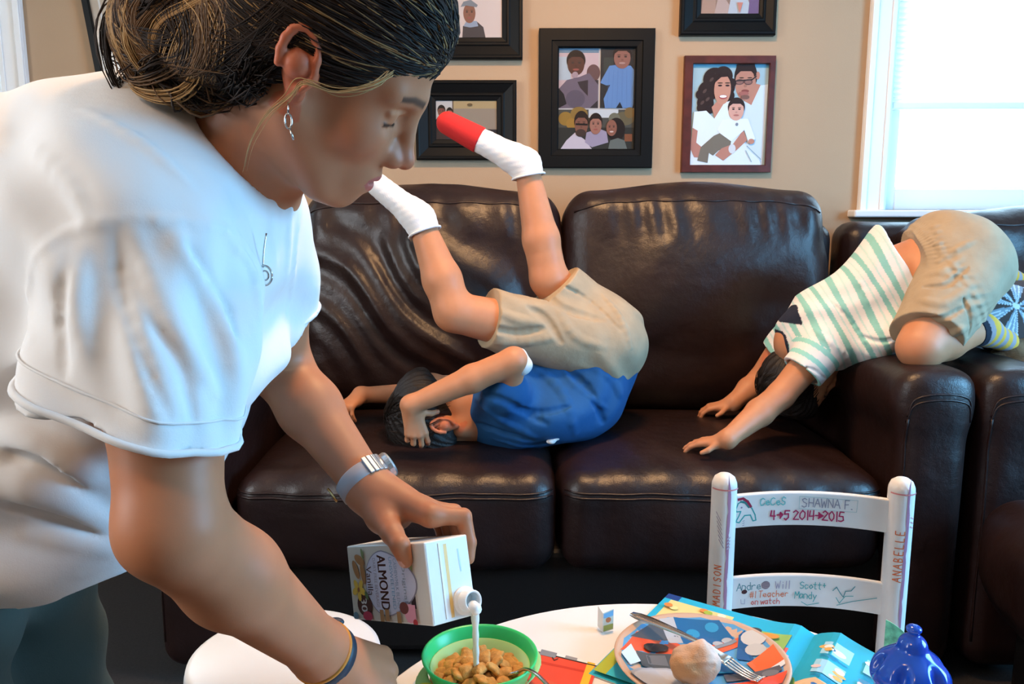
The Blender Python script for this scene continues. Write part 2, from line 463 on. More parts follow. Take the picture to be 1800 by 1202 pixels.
for nm, X, y0, y1, z0, z1 in (('window_3', RIGHT_X, 0.1, 1.4, 0.78, 1.95), ('window_4', LEFT_X, -0.5, 0.7, 1.15, 2.3)):
    w = thing(nm, None, None, (X, (y0 + y1) / 2, z0)); w['kind'] = 'structure'
    d = -1 if X > 0 else 1
    xa, xb = sorted((X, X + d * 0.025))
    mb = MB(); c = 0.09
    mb.box((xa, y0 - c, z0 - c), (xb, y0, z1 + c)).box((xa, y1, z0 - c), (xb, y1 + c, z1 + c)).box((xa, y0, z1), (xb, y1, z1 + c)).box((xa, y0, z0 - c), (xb, y1, z0))
    mb.build('casing', M_TRIM, w, bevel=0.003)

# ------------------------------------------------------------------ leather sofas
M_LEATH = mat('brown_leather', (0.017, 0.0075, 0.0068), 0.36, bump=0.35, bscale=420, bdist=0.0012, var=0.22, vscale=9, bump2=0.42, b2scale=17, spec=0.5)
M_SEAM = mat('leather_stitching', (0.024, 0.011, 0.009), 0.45)
M_DARK = mat('dark_leather_base', (0.006, 0.0035, 0.003), 0.55, bump=0.3, bscale=300)

CUSH = {}
def cushion(name, lo, hi, r, parent, bulge, folds=None, M=None, h=0.009, puff=0.02, mt=None):
    c = (np.array(lo) + hi) / 2; hh = (np.array(hi) - lo) / 2
    ops = [rbox((0, 0, 0), hh - np.array([.002, .012, .012]), r, k=0)]
    if bulge: ops.append(ell((0, 0, 0), hh + np.array(bulge) - np.array([.006, .012, .012]), k=0.10))
    if folds is not None: ops.append(disp(folds))
    V, F = sculpt(ops, h)
    if M is not None: V = xf(M, V)
    o = mesh(name, V + c, F, mt or M_LEATH, parent); CUSH[o.name] = (ops, c)
    return o
SEAT_F, SEAT_B = 1.76, 2.47
sofa = thing('sofa', 'long dark brown leather sofa under the wall of framed photos', 'sofa', (0.12, 2.2, 0))
MB().box((-0.82, 1.83, 0.03), (1.03, 2.74, 0.30)).build('base', M_DARK, sofa, bevel=0.02)
# the frame behind the back cushions
V, F = sculpt([rbox((0.125, 2.70, 0.66), (0.93, 0.085, 0.42), 0.06), disp(lambda X, Y, Z: 0.003 * nz(X, Y, Z, 14))], 0.012)
mesh('back_frame', V, F, M_LEATH, sofa)
def seat_folds(ph):
    return lambda X, Y, Z: (0.0035 * nz(X, Y * 0.6, Z, 16, ph) + 0.0022 * np.sin(X * 60 + 3 * np.sin(Y * 9 + ph) + ph) * np.clip(1 - np.abs(Y + 0.30) * 5, 0, 1))
def seat(x0, x1, ph):
    s = cushion('seat_cushion', (x0, SEAT_F, 0.245), (x1, SEAT_B, 0.512), 0.06, sofa, (0.0, 0.0, 0.022), seat_folds(ph))
    # double stitched seam along the top front edge
    ops, cc = CUSH[s.name]
    for dz in (0, 0.011):
        n = 40; xs = np.linspace(x0 + .012, x1 - .012, n)
        pts = np.c_[xs, np.full(n, SEAT_F - .08), [0.450 + dz + 0.0015 * math.sin(i * .5 + ph) for i in range(n)]] - cc
        mesh('seam', *tube(march(ops, pts, (0, 1, 0), .2, push=.0002) + cc, 0.0030, 6), M_LEATH, s)
    return s
seat(-0.660, 0.107, 0.4); seat(0.113, 0.880, 2.1)
def bfold(ph, amp, dirx, dirz, f):
    def fn(X, Y, Z):
        w = X * dirx + Z * dirz + 0.05 * np.sin(Z * 7 + X * 4 + ph) + 0.03 * np.sin(X * 13 - Z * 6 + 2 * ph)
        g = np.sin(w * f + ph); g2 = np.sin(w * f * 2.3 + 1.7 * ph + 2 * np.sin(X * 6))
        fold = amp * (np.sign(g) * np.abs(g) ** 1.4 * (0.6 + 0.4 * np.sin(Z * 5 + X * 3 + ph)) + 0.4 * g2)
        top = np.clip((Z - 0.16) * 9, 0, 1)      # gathers below the top seam
        puck = 0.006 * np.sin(X * 75 + 2 * np.sin(X * 17 + ph) + Z * 10) * top * np.clip((0.33 - Z) * 9, 0, 1)
        edge = np.clip((0.30 - np.abs(Z)) * 8, 0.15, 1)
        return fold * edge + puck
    return fn
def back_cushion(x0, x1, z0, z1, ph, fold, par=None, y0=2.385, y1=2.66, lean=0.12):
    cx, cz = (x0 + x1) / 2, (z0 + z1) / 2
    M = TR((0, 0, 0), (-lean, 0, 0))
    b = cushion('back_cushion', (x0, y0, z0), (x1, y1, z1), 0.085, par or sofa, (0.012, 0.05, 0.015), fold, M, 0.008)
    # seam running under the top edge
    ops, c = CUSH[b.name]; w = (x1 - x0) / 2; hz = (z1 - z0) / 2
    n = 44; xs = np.linspace(-w + .03, w - .03, n)
    pts = np.c_[xs, np.full(n, -.26), [hz - .055 - .05 * abs(x / w) ** 6 + .002 * math.sin(i * .9 + ph) for i, x in enumerate(xs)]]
    mesh('seam', *tube(xf(M, march(ops, pts, (0, 1, 0), .3, push=.0003)) + c, 0.0035, 6), M_LEATH, b)
    return b
back_cushion(-0.65, 0.152, 0.49, 1.180, 1.0, bfold(1.0, 0.0085, 0.70, 0.70, 30))
back_cushion(0.160, 0.965, 0.49, 1.186, 2.3, bfold(2.6, 0.0042, -0.6, 0.8, 15))
def arm(parent, x0, x1, y0, y1, ztop, ph=0.0):
    r = (x1 - x0) / 2; cx = (x0 + x1) / 2
    def top(X, Y, Z): return 0.0025 * nz(X, Y, Z, 18, ph)
    ops = [rbox((cx, (y0 + y1) / 2, 0.40), (r, (y1 - y0) / 2, 0.37), 0.055),
           cap((cx, y0 + 0.075, ztop - r - 0.01), (cx, y1 - 0.05, ztop - r - 0.01), r + 0.012, r + 0.012, k=0.04), plane((0, 0, ztop), (0, 0, 1), k=0.05), plane((0, y0, 0), (0, -1, 0), k=0.05), disp(top)]
    V, F = sculpt(ops, 0.009)
    a = mesh('arm', V, F, M_LEATH, parent)
    for dz in (0.0, -0.013):
        pts = smooth_path([(cx - r * .93, y0 - .05, ztop - 0.115 + dz), (cx - r * 0.75, y0 - .05, ztop - 0.072 + dz), (cx, y0 - .05, ztop - 0.060 + dz), (cx + r * 0.75, y0 - .05, ztop - 0.072 + dz), (cx + r * .93, y0 - .05, ztop - 0.115 + dz)], 30)
        mesh('seam', *tube(march(ops, pts, (0, 1, 0), .2, push=.0002), 0.0026, 6), M_LEATH, a)
    pts = smooth_path([(cx - r * .90, y0 - .05, ztop - 0.12), (cx - r * .86, y0 - .05, ztop - .3), (cx - r * .86, y0 - .05, 0.1)], 24)
    mesh('seam', *tube(march(ops, pts, (0, 1, 0), .2, push=.0002), 0.003, 6), M_LEATH, a)
arm(sofa, 0.890, 1.046, 1.735, 2.62, 0.765, 0.3)
arm(sofa, -0.835, -0.672, 1.735, 2.62, 0.735, 1.3)

LX = 0.016
love = thing('sofa', 'second dark brown leather sofa below the bright window at the right edge', 'sofa', (1.6, 2.2, 0))
arm(love, 1.078, 1.265, 1.735, 2.62, 0.765, 2.2)
MB().box((1.10, 1.83, 0.03), (2.45, 2.74, 0.30)).build('base', M_DARK, love, bevel=0.02)
V, F = sculpt([rbox((1.78, 2.70, 0.66), (0.69, 0.085, 0.42), 0.06), disp(lambda X, Y, Z: 0.003 * nz(X, Y, Z, 14, 1))], 0.012)
mesh('back_frame', V, F, M_LEATH, love)
cushion('seat_cushion', (1.275, SEAT_F, 0.25), (2.2, SEAT_B, 0.515), 0.06, love, (0, 0, 0.022), seat_folds(3.3))
back_cushion(1.245, 2.15, 0.49, 1.115, 0.3, bfold(0.3, 0.006, 0.5, 0.8, 16), love)
ott = thing('ottoman', 'dark brown leather ottoman at the right edge, in front of the sofa arms', 'ottoman', (1.35, 1.5, 0))
cushion('seat', (1.0, 1.28, 0.24), (1.75, 1.66, 0.50), 0.08, ott, (0.0, 0, 0.03), seat_folds(5.0), TR((0, 0, 0), (0, 0, -0.25)))
mb = MB().box((1.08, 1.33, 0.02), (1.68, 1.6, 0.26)); mb.build('base', M_DARK, ott, bevel=0.02)
# ------------------------------------------------------------------ prints: flat coloured shapes on a printed surface
class Print:
    """printed picture on a surface; mapf(u, v, k) -> points (u right, v up, k = ink layer); one mesh with vertex colours"""
    def __init__(s, mapf): s.V, s.F, s.C, s.n, s.k, s.mapf, s.clip = [], [], [], 0, 0, mapf, None
    def raw(s, uv, F, c):
        uv = np.asarray(uv, float)
        if s.clip: uv = np.clip(uv, (s.clip[0], s.clip[1]), (s.clip[2], s.clip[3]))
        p = s.mapf(uv[:, 0], uv[:, 1], s.k); s.k += 1
        s.V.append(p); s.F += [[i + s.n for i in f] for f in F]; s.C.append(np.tile(np.array(c, float), (len(p), 1))); s.n += len(p)
        return s
    def poly(s, pts, c): return s.raw(pts, [list(range(len(pts)))], c)
    def rect(s, x0, y0, x1, y1, c, n=1):
        if n == 1: return s.poly([(x0, y0), (x1, y0), (x1, y1), (x0, y1)], c)
        P_, F = [], []
        for i in range(n + 1):
            x = x0 + (x1 - x0) * i / n; P_ += [(x, y0), (x, y1)]
        for i in range(n): F.append((2 * i, 2 * i + 2, 2 * i + 3, 2 * i + 1))
        return s.raw(P_, F, c)
    def ell(s, cx, cy, rx, ry, c, rot=0, n=22):
        a = np.linspace(0, 2 * np.pi, n, endpoint=False); x, y = rx * np.cos(a), ry * np.sin(a)
        return s.poly(np.c_[cx + x * math.cos(rot) - y * math.sin(rot), cy + x * math.sin(rot) + y * math.cos(rot)], c)
    def line(s, pts, w, c):
        pts = np.asarray(pts, float)
        V, F = [], []
        for i in range(len(pts) - 1):
            d = pts[i + 1] - pts[i]; L = np.linalg.norm(d) + 1e-9; d /= L; q = np.array([-d[1], d[0]]) * w / 2; e = d * w * 0.3; b = len(V)
            V += [pts[i] - q - e, pts[i + 1] - q + e, pts[i + 1] + q + e, pts[i] + q - e]; F.append((b, b + 1, b + 2, b + 3))
        return s.raw(V, F, c)
    def text(s, t, x, y, h, c, width=None, rot=0, bold=False):
        V, F = text2d(t)
        w = V[:, 0].max() - V[:, 0].min(); hh = V[:, 1].max() - V[:, 1].min()
        V = (V - V.min(0)) / hh * h
        if width: V[:, 0] *= width / V[:, 0].max()
        V = V @ np.array([[math.cos(rot), math.sin(rot)], [-math.sin(rot), math.cos(rot)]]) + (x, y)
        s.raw(V, F, c)
        if bold:
            s.k -= 1; s.raw(V + (h * 0.05, 0), F, c)
        return s
    def write(s, t, x, y, h, w, c, adv=0.8, rot=0, asp=0.62):
        """felt pen lettering in single strokes"""
        cx = 0; R = np.array([[math.cos(rot), math.sin(rot)], [-math.sin(rot), math.cos(rot)]])
        rr = random.Random(len(t) * 7 + 3)
        for ch in t:
            for st in STROKES.get(ch, []):
                p = np.array(st, float) + np.array([[rr.uniform(-.05, .05), rr.uniform(-.05, .05)] for _ in st])
                p = p * (h * asp, h) + (cx, 0); s.line(p @ R + (x, y), w, c); s.k -= 1
            cx += h * adv * (0.5 if ch in ' il1.' else 1)
        s.k += 1
        return s
    def build(s, name, m, parent): return mesh(name, np.concatenate(s.V), s.F, m, parent, False, colors=np.concatenate(s.C))
_t2 = {}
def text2d(t):
    if t not in _t2:
        cu = bpy.data.curves.new('lettering', 'FONT'); cu.body = t; cu.resolution_u = 3
        ob = bpy.data.objects.new('lettering', cu)
        me = ob.to_mesh()
        V = np.array([v.co[:2] for v in me.vertices]); F = [list(p.vertices) for p in me.polygons]
        ob.to_mesh_clear(); bpy.data.objects.remove(ob); bpy.data.curves.remove(cu)
        _t2[t] = (V, F)
    return _t2[t][0].copy(), _t2[t][1]
_o = [(.9, .8), (.5, 1), (.1, .8), (0, .4), (.2, .05), (.6, 0), (.9, .2)]
STROKES = {
 'C': [_o], 'E': [[(.9, 1), (.1, 1), (.1, 0), (.9, 0)], [(.1, .5), (.7, .5)]], 'S': [[(.9, .85), (.5, 1), (.1, .8), (.3, .55), (.8, .4), (.8, .1), (.4, 0), (.05, .15)]],
 'H': [[(.1, 1), (.1, 0)], [(.9, 1), (.9, 0)], [(.1, .5), (.9, .5)]], 'A': [[(0, 0), (.5, 1), (1, 0)], [(.2, .4), (.8, .4)]], 'W': [[(0, 1), (.25, 0), (.5, .7), (.75, 0), (1, 1)]],
 'N': [[(.1, 0), (.1, 1), (.9, 0), (.9, 1)]], 'F': [[(.1, 0), (.1, 1), (.9, 1)], [(.1, .5), (.7, .5)]], '.': [[(.1, 0), (.25, .05)]],
 '4': [[(.2, 1), (.1, .4), (.9, .4)], [(.7, 1), (.7, 0)]], '5': [[(.9, 1), (.2, 1), (.1, .6), (.7, .6), (.8, .2), (.4, 0), (.05, .1)]], '2': [[(.1, .8), (.5, 1), (.9, .75), (.1, 0), (.95, .02)]],
 '0': [[(.5, 1), (.1, .7), (.1, .3), (.5, 0), (.9, .3), (.9, .7), (.5, 1)]], '1': [[(.3, 1), (.3, 0)]], '>': [[(0, .5), (.9, .5)], [(.5, .85), (.95, .5), (.5, .15)], [(.55, .7), (.6, .3)]],
 'n': [[(.1, 0), (.1, .6), (.5, .65), (.8, .5), (.8, 0)]], 'd': [[(.8, 1), (.8, 0)], [(.8, .5), (.4, .6), (.1, .3), (.4, 0), (.8, .1)]], 'r': [[(.1, 0), (.1, .6)], [(.1, .4), (.5, .65), (.8, .55)]],
 'e': [[(.1, .3), (.8, .35), (.6, .6), (.2, .5), (.1, .2), (.5, 0), (.9, .15)]], 'i': [[(.2, .6), (.2, 0)], [(.2, .8), (.25, .85)]], 'l': [[(.2, 1), (.2, 0)]], 'c': [[(.8, .5), (.4, .6), (.1, .3), (.4, 0), (.8, .1)]],
 'o': [[(.5, .6), (.1, .3), (.5, 0), (.9, .3), (.5, .6)]], 't': [[(.4, 1), (.4, .1), (.7, 0)], [(.1, .65), (.75, .65)]], '#': [[(.3, 1), (.2, 0)], [(.7, 1), (.6, 0)], [(0, .65), (.9, .65)], [(0, .3), (.9, .3)]],
 'T': [[(0, 1), (1, 1)], [(.5, 1), (.45, 0)]], 'a': [[(.8, .6), (.3, .6), (.1, .25), (.4, 0), (.8, .3)], [(.8, .6), (.85, 0)]], 'h': [[(.1, 1), (.1, 0)], [(.1, .4), (.5, .6), (.8, .4), (.8, 0)]],
 'M': [[(0, 0), (.1, 1), (.5, .4), (.9, 1), (1, 0)]], 's': [[(.8, .55), (.4, .6), (.2, .45), (.7, .25), (.5, 0), (.1, .08)]], 'y': [[(.1, .6), (.45, .1)], [(.85, .6), (.2, -.4)]], 'D': [[(.1, 0), (.1, 1), (.7, .85), (.9, .5), (.7, .1), (.1, 0)]],
 'B': [[(.1, 0), (.1, 1), (.7, .9), (.6, .55), (.1, .5), (.8, .4), (.8, .1), (.1, 0)]], 'w': [[(0, .6), (.25, 0), (.5, .5), (.75, 0), (1, .6)]], 'm': [[(0, 0), (0, .6), (.4, .6), (.4, 0)], [(.4, .5), (.8, .6), (.9, 0)]], 'I': [[(.5, 1), (.5, 0)]], 'O': [[(.5, 1), (.1, .7), (.1, .3), (.5, 0), (.9, .3), (.9, .7), (.5, 1)]],
 '+': [[(.5, .9), (.5, .3)], [(.2, .6), (.8, .6)]], 'u': [[(.1, .6), (.15, .1), (.6, 0), (.85, .2), (.85, .6), (.9, 0)]], 'L': [[(.1, 1), (.1, 0), (.9, 0)]],
}
def flat(M, sx, sy, dk=0.00012):
    """u, v in 0..1 on a plane: local x right, local y up, ink layers towards local +z"""
    M = np.array(M)
    def f(u, v, k):
        p = np.c_[u * sx, v * sy, np.full(len(u), dk * (k + 1))]
        return xf(M, p)
    return f
M_PRINT = mat('photo_print', (1, 1, 1), 0.35, attr=True, spec=0.3)
M_PAGE = mat('printed_paper', (1, 1, 1), 0.4, attr=True, spec=0.4)
M_BLACKF = mat('black_frame_paint', (0.004, 0.0045, 0.005), 0.45, spec=0.18, var=0.05)
M_REDWOOD = mat('red_brown_frame_wood', (0.085, 0.016, 0.010), 0.35, var=0.25, vscale=30)
M_GLASSF = mat('picture_glass', (1, 1, 1), 0.05)
_n = M_GLASSF.node_tree; _t = _n.nodes.new('ShaderNodeBsdfTransparent'); _g = _n.nodes.new('ShaderNodeBsdfGlossy'); _g.inputs['Roughness'].default_value = 0.08
_mx = _n.nodes.new('ShaderNodeMixShader'); _mx.inputs[0].default_value = 0.035
_n.links.new(_t.outputs[0], _mx.inputs[1]); _n.links.new(_g.outputs[0], _mx.inputs[2]); _n.links.new(_mx.outputs[0], _n.nodes['Material Output'].inputs[0])

SKIN_D, SKIN_L = (0.30, 0.13, 0.075), (0.55, 0.29, 0.19)
def picture_frame(label, u0, u1, v0, v1, iu0, iu1, iv0, iv1, prof, m, paint, rot=0.0, group='framed family photos on the wall', mat_board=None):
    """pixel box of the outside (u, v) and of the picture inside; prof = [(share of bar width, height off wall)]"""
    D = max(p[1] for p in prof); Yf = WALL_Y - D * 0.8
    a, b = P(u0, v1, Yf), P(u1, v0, Yf); c, d = P(iu0, iv1, WALL_Y - 0.01), P(iu1, iv0, WALL_Y - 0.01)
    cx, cz = (a[0] + b[0]) / 2, (a[2] + b[2]) / 2
    # local plane: x right, y up, z off the wall
    M = np.array(Matrix.Translation((cx, WALL_Y - 0.0015, cz)) @ Matrix.Rotation(rot, 4, 'Y') @ Matrix.Rotation(math.pi / 2, 4, 'X'))
    o = thing('picture_frame', label, 'picture frame', (cx, WALL_Y - 0.0015, cz), group)
    ox0, ox1, oy0, oy1 = a[0] - cx, b[0] - cx, a[2] - cz, b[2] - cz
    ix0, ix1, iy0, iy1 = c[0] - cx, d[0] - cx, c[2] - cz, d[2] - cz
    V, F = [], []
    for (t, h) in prof:
        x0, x1, y0, y1 = ox0 + (ix0 - ox0) * t, ox1 + (ix1 - ox1) * t, oy0 + (iy0 - oy0) * t, oy1 + (iy1 - oy1) * t
        V += [(x0, y0, h), (x1, y0, h), (x1, y1, h), (x0, y1, h)]
    for i in range(len(prof) - 1):
        for k in range(4):
            p, q = i * 4 + k, i * 4 + (k + 1) % 4; F.append((p, q, q + 4, p + 4))
    fr = mesh('frame', xf(M, V), F, m, o, False)
    if mat_board is not None:
        V = [(ox0 * .9, oy0 * .9, 0.006), (ox1 * .9, oy0 * .9, 0.006), (ox1 * .9, oy1 * .9, 0.006), (ox0 * .9, oy1 * .9, 0.006)]
        mesh('mat_board', xf(M, V), [(0, 1, 2, 3)], mat_board, o, False)
    if paint:
        M2 = M @ np.array(Matrix.Translation((ix0, iy0, 0.007)))
        pr = Print(flat(M2, ix1 - ix0, iy1 - iy0)); paint(pr); pr.build('photo', M_PRINT, o)
    V = [(ix0, iy0, 0.0105), (ix1, iy0, 0.0105), (ix1, iy1, 0.0105), (ix0, iy1, 0.0105)]
    mesh('glass', xf(M, V), [(0, 1, 2, 3)], M_GLASSF, o, False)
    return o
FLATP = [(0, 0), (0, 0.026), (0.04, 0.028), (0.62, 0.028), (0.66, 0.024), (0.93, 0.023), (1.0, 0.018), (1.0, 0.005)]
STEP = [(0, 0), (0, 0.026), (0.06, 0.030), (0.14, 0.030), (0.20, 0.027), (0.60, 0.016), (0.66, 0.019), (0.74, 0.019), (0.80, 0.015), (0.97, 0.012), (1.0, 0.010), (1.0, 0.005)]
BROWNP = [(0, 0), (0, 0.020), (0.05, 0.022), (0.92, 0.022), (1.0, 0.018), (1.0, 0.005)]
def box_px(x0, y0, x1, y1):
    return lambda x, y: ((x - x0) / (x1 - x0), 1 - (y - y0) / (y1 - y0))
def q(b, pts): return [b(*p) for p in pts]
def face(pr, b, x, y, rx, ry, skin, hair, eyes=True, smile=None, tilt=0, sx=1, sy=1):
    k = b(0, 0); kx = b(1, 0)[0] - k[0]; ky = k[1] - b(0, 1)[1]
    if hair: pr.ell(*b(x, y - ry * 0.30), rx * 1.12 * kx, ry * 0.95 * ky, hair)
    pr.ell(*b(x, y + ry * .05), rx * kx, ry * ky, skin)
    if hair: pr.poly(q(b, [(x - rx * .95, y - ry * .35), (x - rx * .5, y - ry * .62), (x + rx * .5, y - ry * .62), (x + rx * .95, y - ry * .35), (x + rx * .8, y - ry * .9), (x, y - ry * 1.12), (x - rx * .8, y - ry * .9)]), hair)
    if eyes:
        for s in (-1, 1):
            pr.ell(*b(x + s * rx * .40, y - ry * .08), rx * .17 * kx, ry * .07 * ky, (0.03, 0.02, 0.02))
            pr.ell(*b(x + s * rx * .40, y - ry * .24), rx * .24 * kx, ry * .035 * ky, (0.05, 0.03, 0.02))
        pr.ell(*b(x, y + ry * .22), rx * .16 * kx, ry * .08 * ky, tuple(c * .75 for c in skin))
    pr.ell(*b(x, y + ry * .52), rx * .38 * kx, ry * .09 * ky, smile or (0.25, 0.07, 0.06))
def paint_collage(pr):
    b = box_px(115, 88, 905, 1097)
    def R(x0, y0, x1, y1, c): pr.rect(*b(x0, y1), *b(x1, y0), c)
    k = (1 / 790, 1 / 1009)
    R(115, 88, 905, 1097, (0.42, 0.40, 0.40))
    R(115, 88, 528, 682, (0.44, 0.34, 0.36)); R(115, 88, 528, 132, (0.12, 0.20, 0.28)); R(115, 170, 240, 400, (0.34, 0.40, 0.46))
    pr.ell(*b(475, 330), 70 * k[0], 85 * k[1], (0.11, 0.06, 0.06)); R(430, 400, 528, 682, (0.03, 0.025, 0.03))
    pr.poly(q(b, [(115, 490), (200, 400), (330, 370), (430, 330), (528, 450), (528, 600), (440, 682), (115, 682)]), (0.12, 0.095, 0.13))
    pr.poly(q(b, [(115, 480), (170, 540), (200, 640), (115, 682)]), (0.012, 0.012, 0.016)); pr.ell(*b(290, 590), 100 * k[0], 90 * k[1], (0.085, 0.07, 0.10)); pr.poly(q(b, [(310, 420), (420, 400), (420, 560), (340, 480)]), (0.03, 0.022, 0.028))
    face(pr, b, 293, 240, 88, 110, (0.075, 0.03, 0.022), (0.012, 0.008, 0.008)); pr.ell(*b(285, 350), 32 * k[0], 32 * k[1], (0.30, 0.22, 0.25))
    R(548, 88, 905, 682, (0.022, 0.022, 0.024)); R(580, 180, 680, 330, (0.035, 0.04, 0.036))
    pr.poly(q(b, [(548, 430), (560, 400), (640, 260), (720, 250), (860, 260), (895, 300), (895, 640), (885, 682), (600, 682), (585, 590), (650, 450), (610, 455)]), (0.10, 0.20, 0.42))
    for i in range(5): pr.line(q(b, [(640 + i * 45, 300), (620 + i * 52, 670)]), 0.004, (0.075, 0.155, 0.35))
    pr.poly(q(b, [(715, 682), (755, 620), (785, 682)]), (0.012, 0.014, 0.02))
    face(pr, b, 770, 180, 86, 105, (0.21, 0.095, 0.075), (0.02, 0.014, 0.014), smile=(0.32, 0.2, 0.18))
    R(115, 698, 905, 1097, (0.055, 0.055, 0.05)); R(430, 698, 740, 780, (0.42, 0.46, 0.50))
    for x, y, r, c in ((190, 790, 75, (.22, .13, .03)), (330, 740, 90, (.19, .12, .035)), (250, 840, 55, (.25, .14, .03)), (800, 790, 110, (.10, .085, .05)), (700, 790, 60, (.12, .12, .09)), (860, 730, 55, (.14, .09, .035))): pr.ell(*b(x, y), r * k[0], min(r, 70) * k[1], c)
    R(115, 880, 905, 1097, (0.025, 0.026, 0.024)); R(810, 945, 890, 1020, (0.16, 0.06, 0.03))
    pr.ell(*b(720, 900), 95 * k[0], 120 * k[1], (0.014, 0.01, 0.01)); pr.poly(q(b, [(640, 1097), (660, 1010), (740, 985), (810, 1010), (840, 1097)]), (0.10, 0.115, 0.11))
    pr.poly(q(b, [(140, 1097), (200, 1010), (290, 930), (390, 1000), (470, 1097)]), (0.42, 0.38, 0.45)); pr.poly(q(b, [(395, 1030), (410, 930), (540, 890), (620, 920), (640, 1030), (470, 1080)]), (0.25, 0.22, 0.31))
    face(pr, b, 355, 850, 68, 112, (0.16, 0.07, 0.05), (0.018, 0.012, 0.01)); pr.line(q(b, [(300, 845), (415, 850)]), 0.018, (0.012, 0.01, 0.01))
    pr.ell(*b(350, 935), 55 * k[0], 40 * k[1], (0.045, 0.028, 0.024)); face(pr, b, 505, 850, 62, 95, (0.26, 0.12, 0.09), (0.014, 0.01, 0.01)); face(pr, b, 672, 880, 55, 82, (0.20, 0.085, 0.06), None, smile=(.5, .4, .38))
def paint_family(pr):
    b = box_px(150, 168, 870, 1048); k = (1 / 720, 1 / 880)
    H, SK, WH = (0.030, 0.016, 0.014), (0.48, 0.22, 0.16), (0.66, 0.74, 0.82)
    pr.rect(0, 0, 1, 1, (0.34, 0.49, 0.56)); pr.rect(0, .965, 1, 1, (0.10, 0.30, 0.44))
    pr.poly(q(b, [(560, 620), (660, 470), (790, 350), (870, 340), (850, 1048), (600, 1048)]), (0.60, 0.70, 0.79))
    pr.poly(q(b, [(640, 480), (740, 330), (800, 345), (720, 520)]), SK); face(pr, b, 655, 320, 98, 150, (0.46, 0.22, 0.16), H); pr.ell(*b(768, 265), 20 * k[0], 34 * k[1], SK)
    pr.poly(q(b, [(565, 170), (735, 168), (755, 260), (735, 275), (715, 210), (580, 215), (555, 260)]), H)
    for x in (598, 680): pr.ell(*b(x, 320), 40 * k[0], 24 * k[1], (0.09, 0.05, 0.05)); pr.ell(*b(x, 322), 33 * k[0], 17 * k[1], (0.26, 0.13, 0.11))
    pr.line(q(b, [(560, 312), (715, 300), (755, 270)]), 0.012, (0.04, 0.03, 0.03)); pr.ell(*b(640, 420), 50 * k[0], 18 * k[1], (0.36, 0.13, 0.11)); pr.ell(*b(655, 450), 42 * k[0], 18 * k[1], (0.20, 0.10, 0.08))
    for x, y, r in ((300, 400, 95), (280, 500, 80), (360, 300, 110), (440, 270, 90), (480, 370, 75), (250, 545, 50), (500, 440, 55), (320, 560, 40), (230, 430, 45), (520, 330, 45)): pr.ell(*b(x, y), r * k[0], r * k[1] * .95, H)
    for x, y in ((270, 400), (300, 470), (330, 300), (250, 500)): pr.ell(*b(x, y), 22 * k[0], 14 * k[1], (0.085, 0.05, 0.042), rot=.6)
    pr.poly(q(b, [(340, 540), (400, 480), (450, 520), (460, 600), (380, 660)]), SK)
    pr.poly(q(b, [(165, 720), (175, 580), (290, 570), (370, 640), (460, 500), (530, 480), (600, 600), (640, 800), (700, 900), (820, 1000), (830, 1048), (150, 1048)]), WH)
    pr.ell(*b(437, 385), 80 * k[0], 132 * k[1], (0.50, 0.24, 0.17)); pr.poly(q(b, [(360, 330), (400, 258), (480, 245), (520, 330), (480, 275), (420, 280)]), H)
    for x in (412, 482): pr.ell(*b(x, 352), 20 * k[0], 8 * k[1], (0.04, 0.02, 0.02)); pr.ell(*b(x, 330), 26 * k[0], 5 * k[1], (0.05, 0.03, 0.02))
    pr.ell(*b(445, 450), 40 * k[0], 20 * k[1], (0.35, 0.07, 0.07)); pr.ell(*b(445, 446), 34 * k[0], 12 * k[1], (0.80, 0.80, 0.80))
    pr.poly(q(b, [(165, 720), (215, 745), (205, 850), (300, 920), (300, 985), (190, 980), (150, 900)]), (0.42, 0.19, 0.15))
    pr.poly(q(b, [(250, 890), (370, 790), (430, 765), (540, 830), (530, 890), (420, 920), (370, 965), (330, 940), (320, 1030), (220, 1010)]), (0.17, 0.145, 0.115))
    pr.poly(q(b, [(390, 960), (450, 900), (560, 860), (650, 740), (690, 830), (590, 920), (470, 1010)]), (0.44, 0.20, 0.15)); pr.ell(*b(550, 905), 34 * k[0], 42 * k[1], (0.6, 0.62, 0.66), rot=.5)
    pr.poly(q(b, [(400, 740), (450, 650), (560, 640), (690, 640), (770, 820), (700, 840), (660, 740), (540, 840), (430, 770)]), (0.70, 0.77, 0.83)); pr.ell(*b(730, 840), 30 * k[0], 24 * k[1], SK)
    face(pr, b, 575, 565, 72, 88, (0.60, 0.33, 0.27), H, smile=(.4, .15, .13)); pr.ell(*b(585, 690), 14 * k[0], 14 * k[1], (0.2, 0.24, 0.3))
    for p in ([(690, 880), (760, 940), (830, 1000)], [(680, 920), (740, 1020)]): pr.line(q(b, p), 0.008, (0.25, 0.34, 0.38))
def paint_cap_boy(pr):
    b = box_px(-160, -60, 642, 265); k = (1 / 802, 1 / 325)
    pr.rect(0, 0, 1, 1, (0.52, 0.44, 0.42)); pr.rect(0, .8, 1, 1, (0.60, 0.52, 0.50)); pr.rect(.62, .75, .685, 1, (0.28, 0.18, 0.15))
    pr.poly(q(b, [(370, 265), (375, 205), (410, 180), (470, 180), (515, 210), (530, 265)]), (0.045, 0.038, 0.042)); pr.poly(q(b, [(378, 205), (400, 178), (470, 178), (480, 205), (425, 212)]), (0.22, 0.27, 0.36))
    face(pr, b, 420, 135, 42, 52, (0.20, 0.085, 0.055), None); pr.poly(q(b, [(360, 105), (380, 78), (430, 68), (478, 95), (470, 106), (400, 98)]), (0.16, 0.18, 0.21))
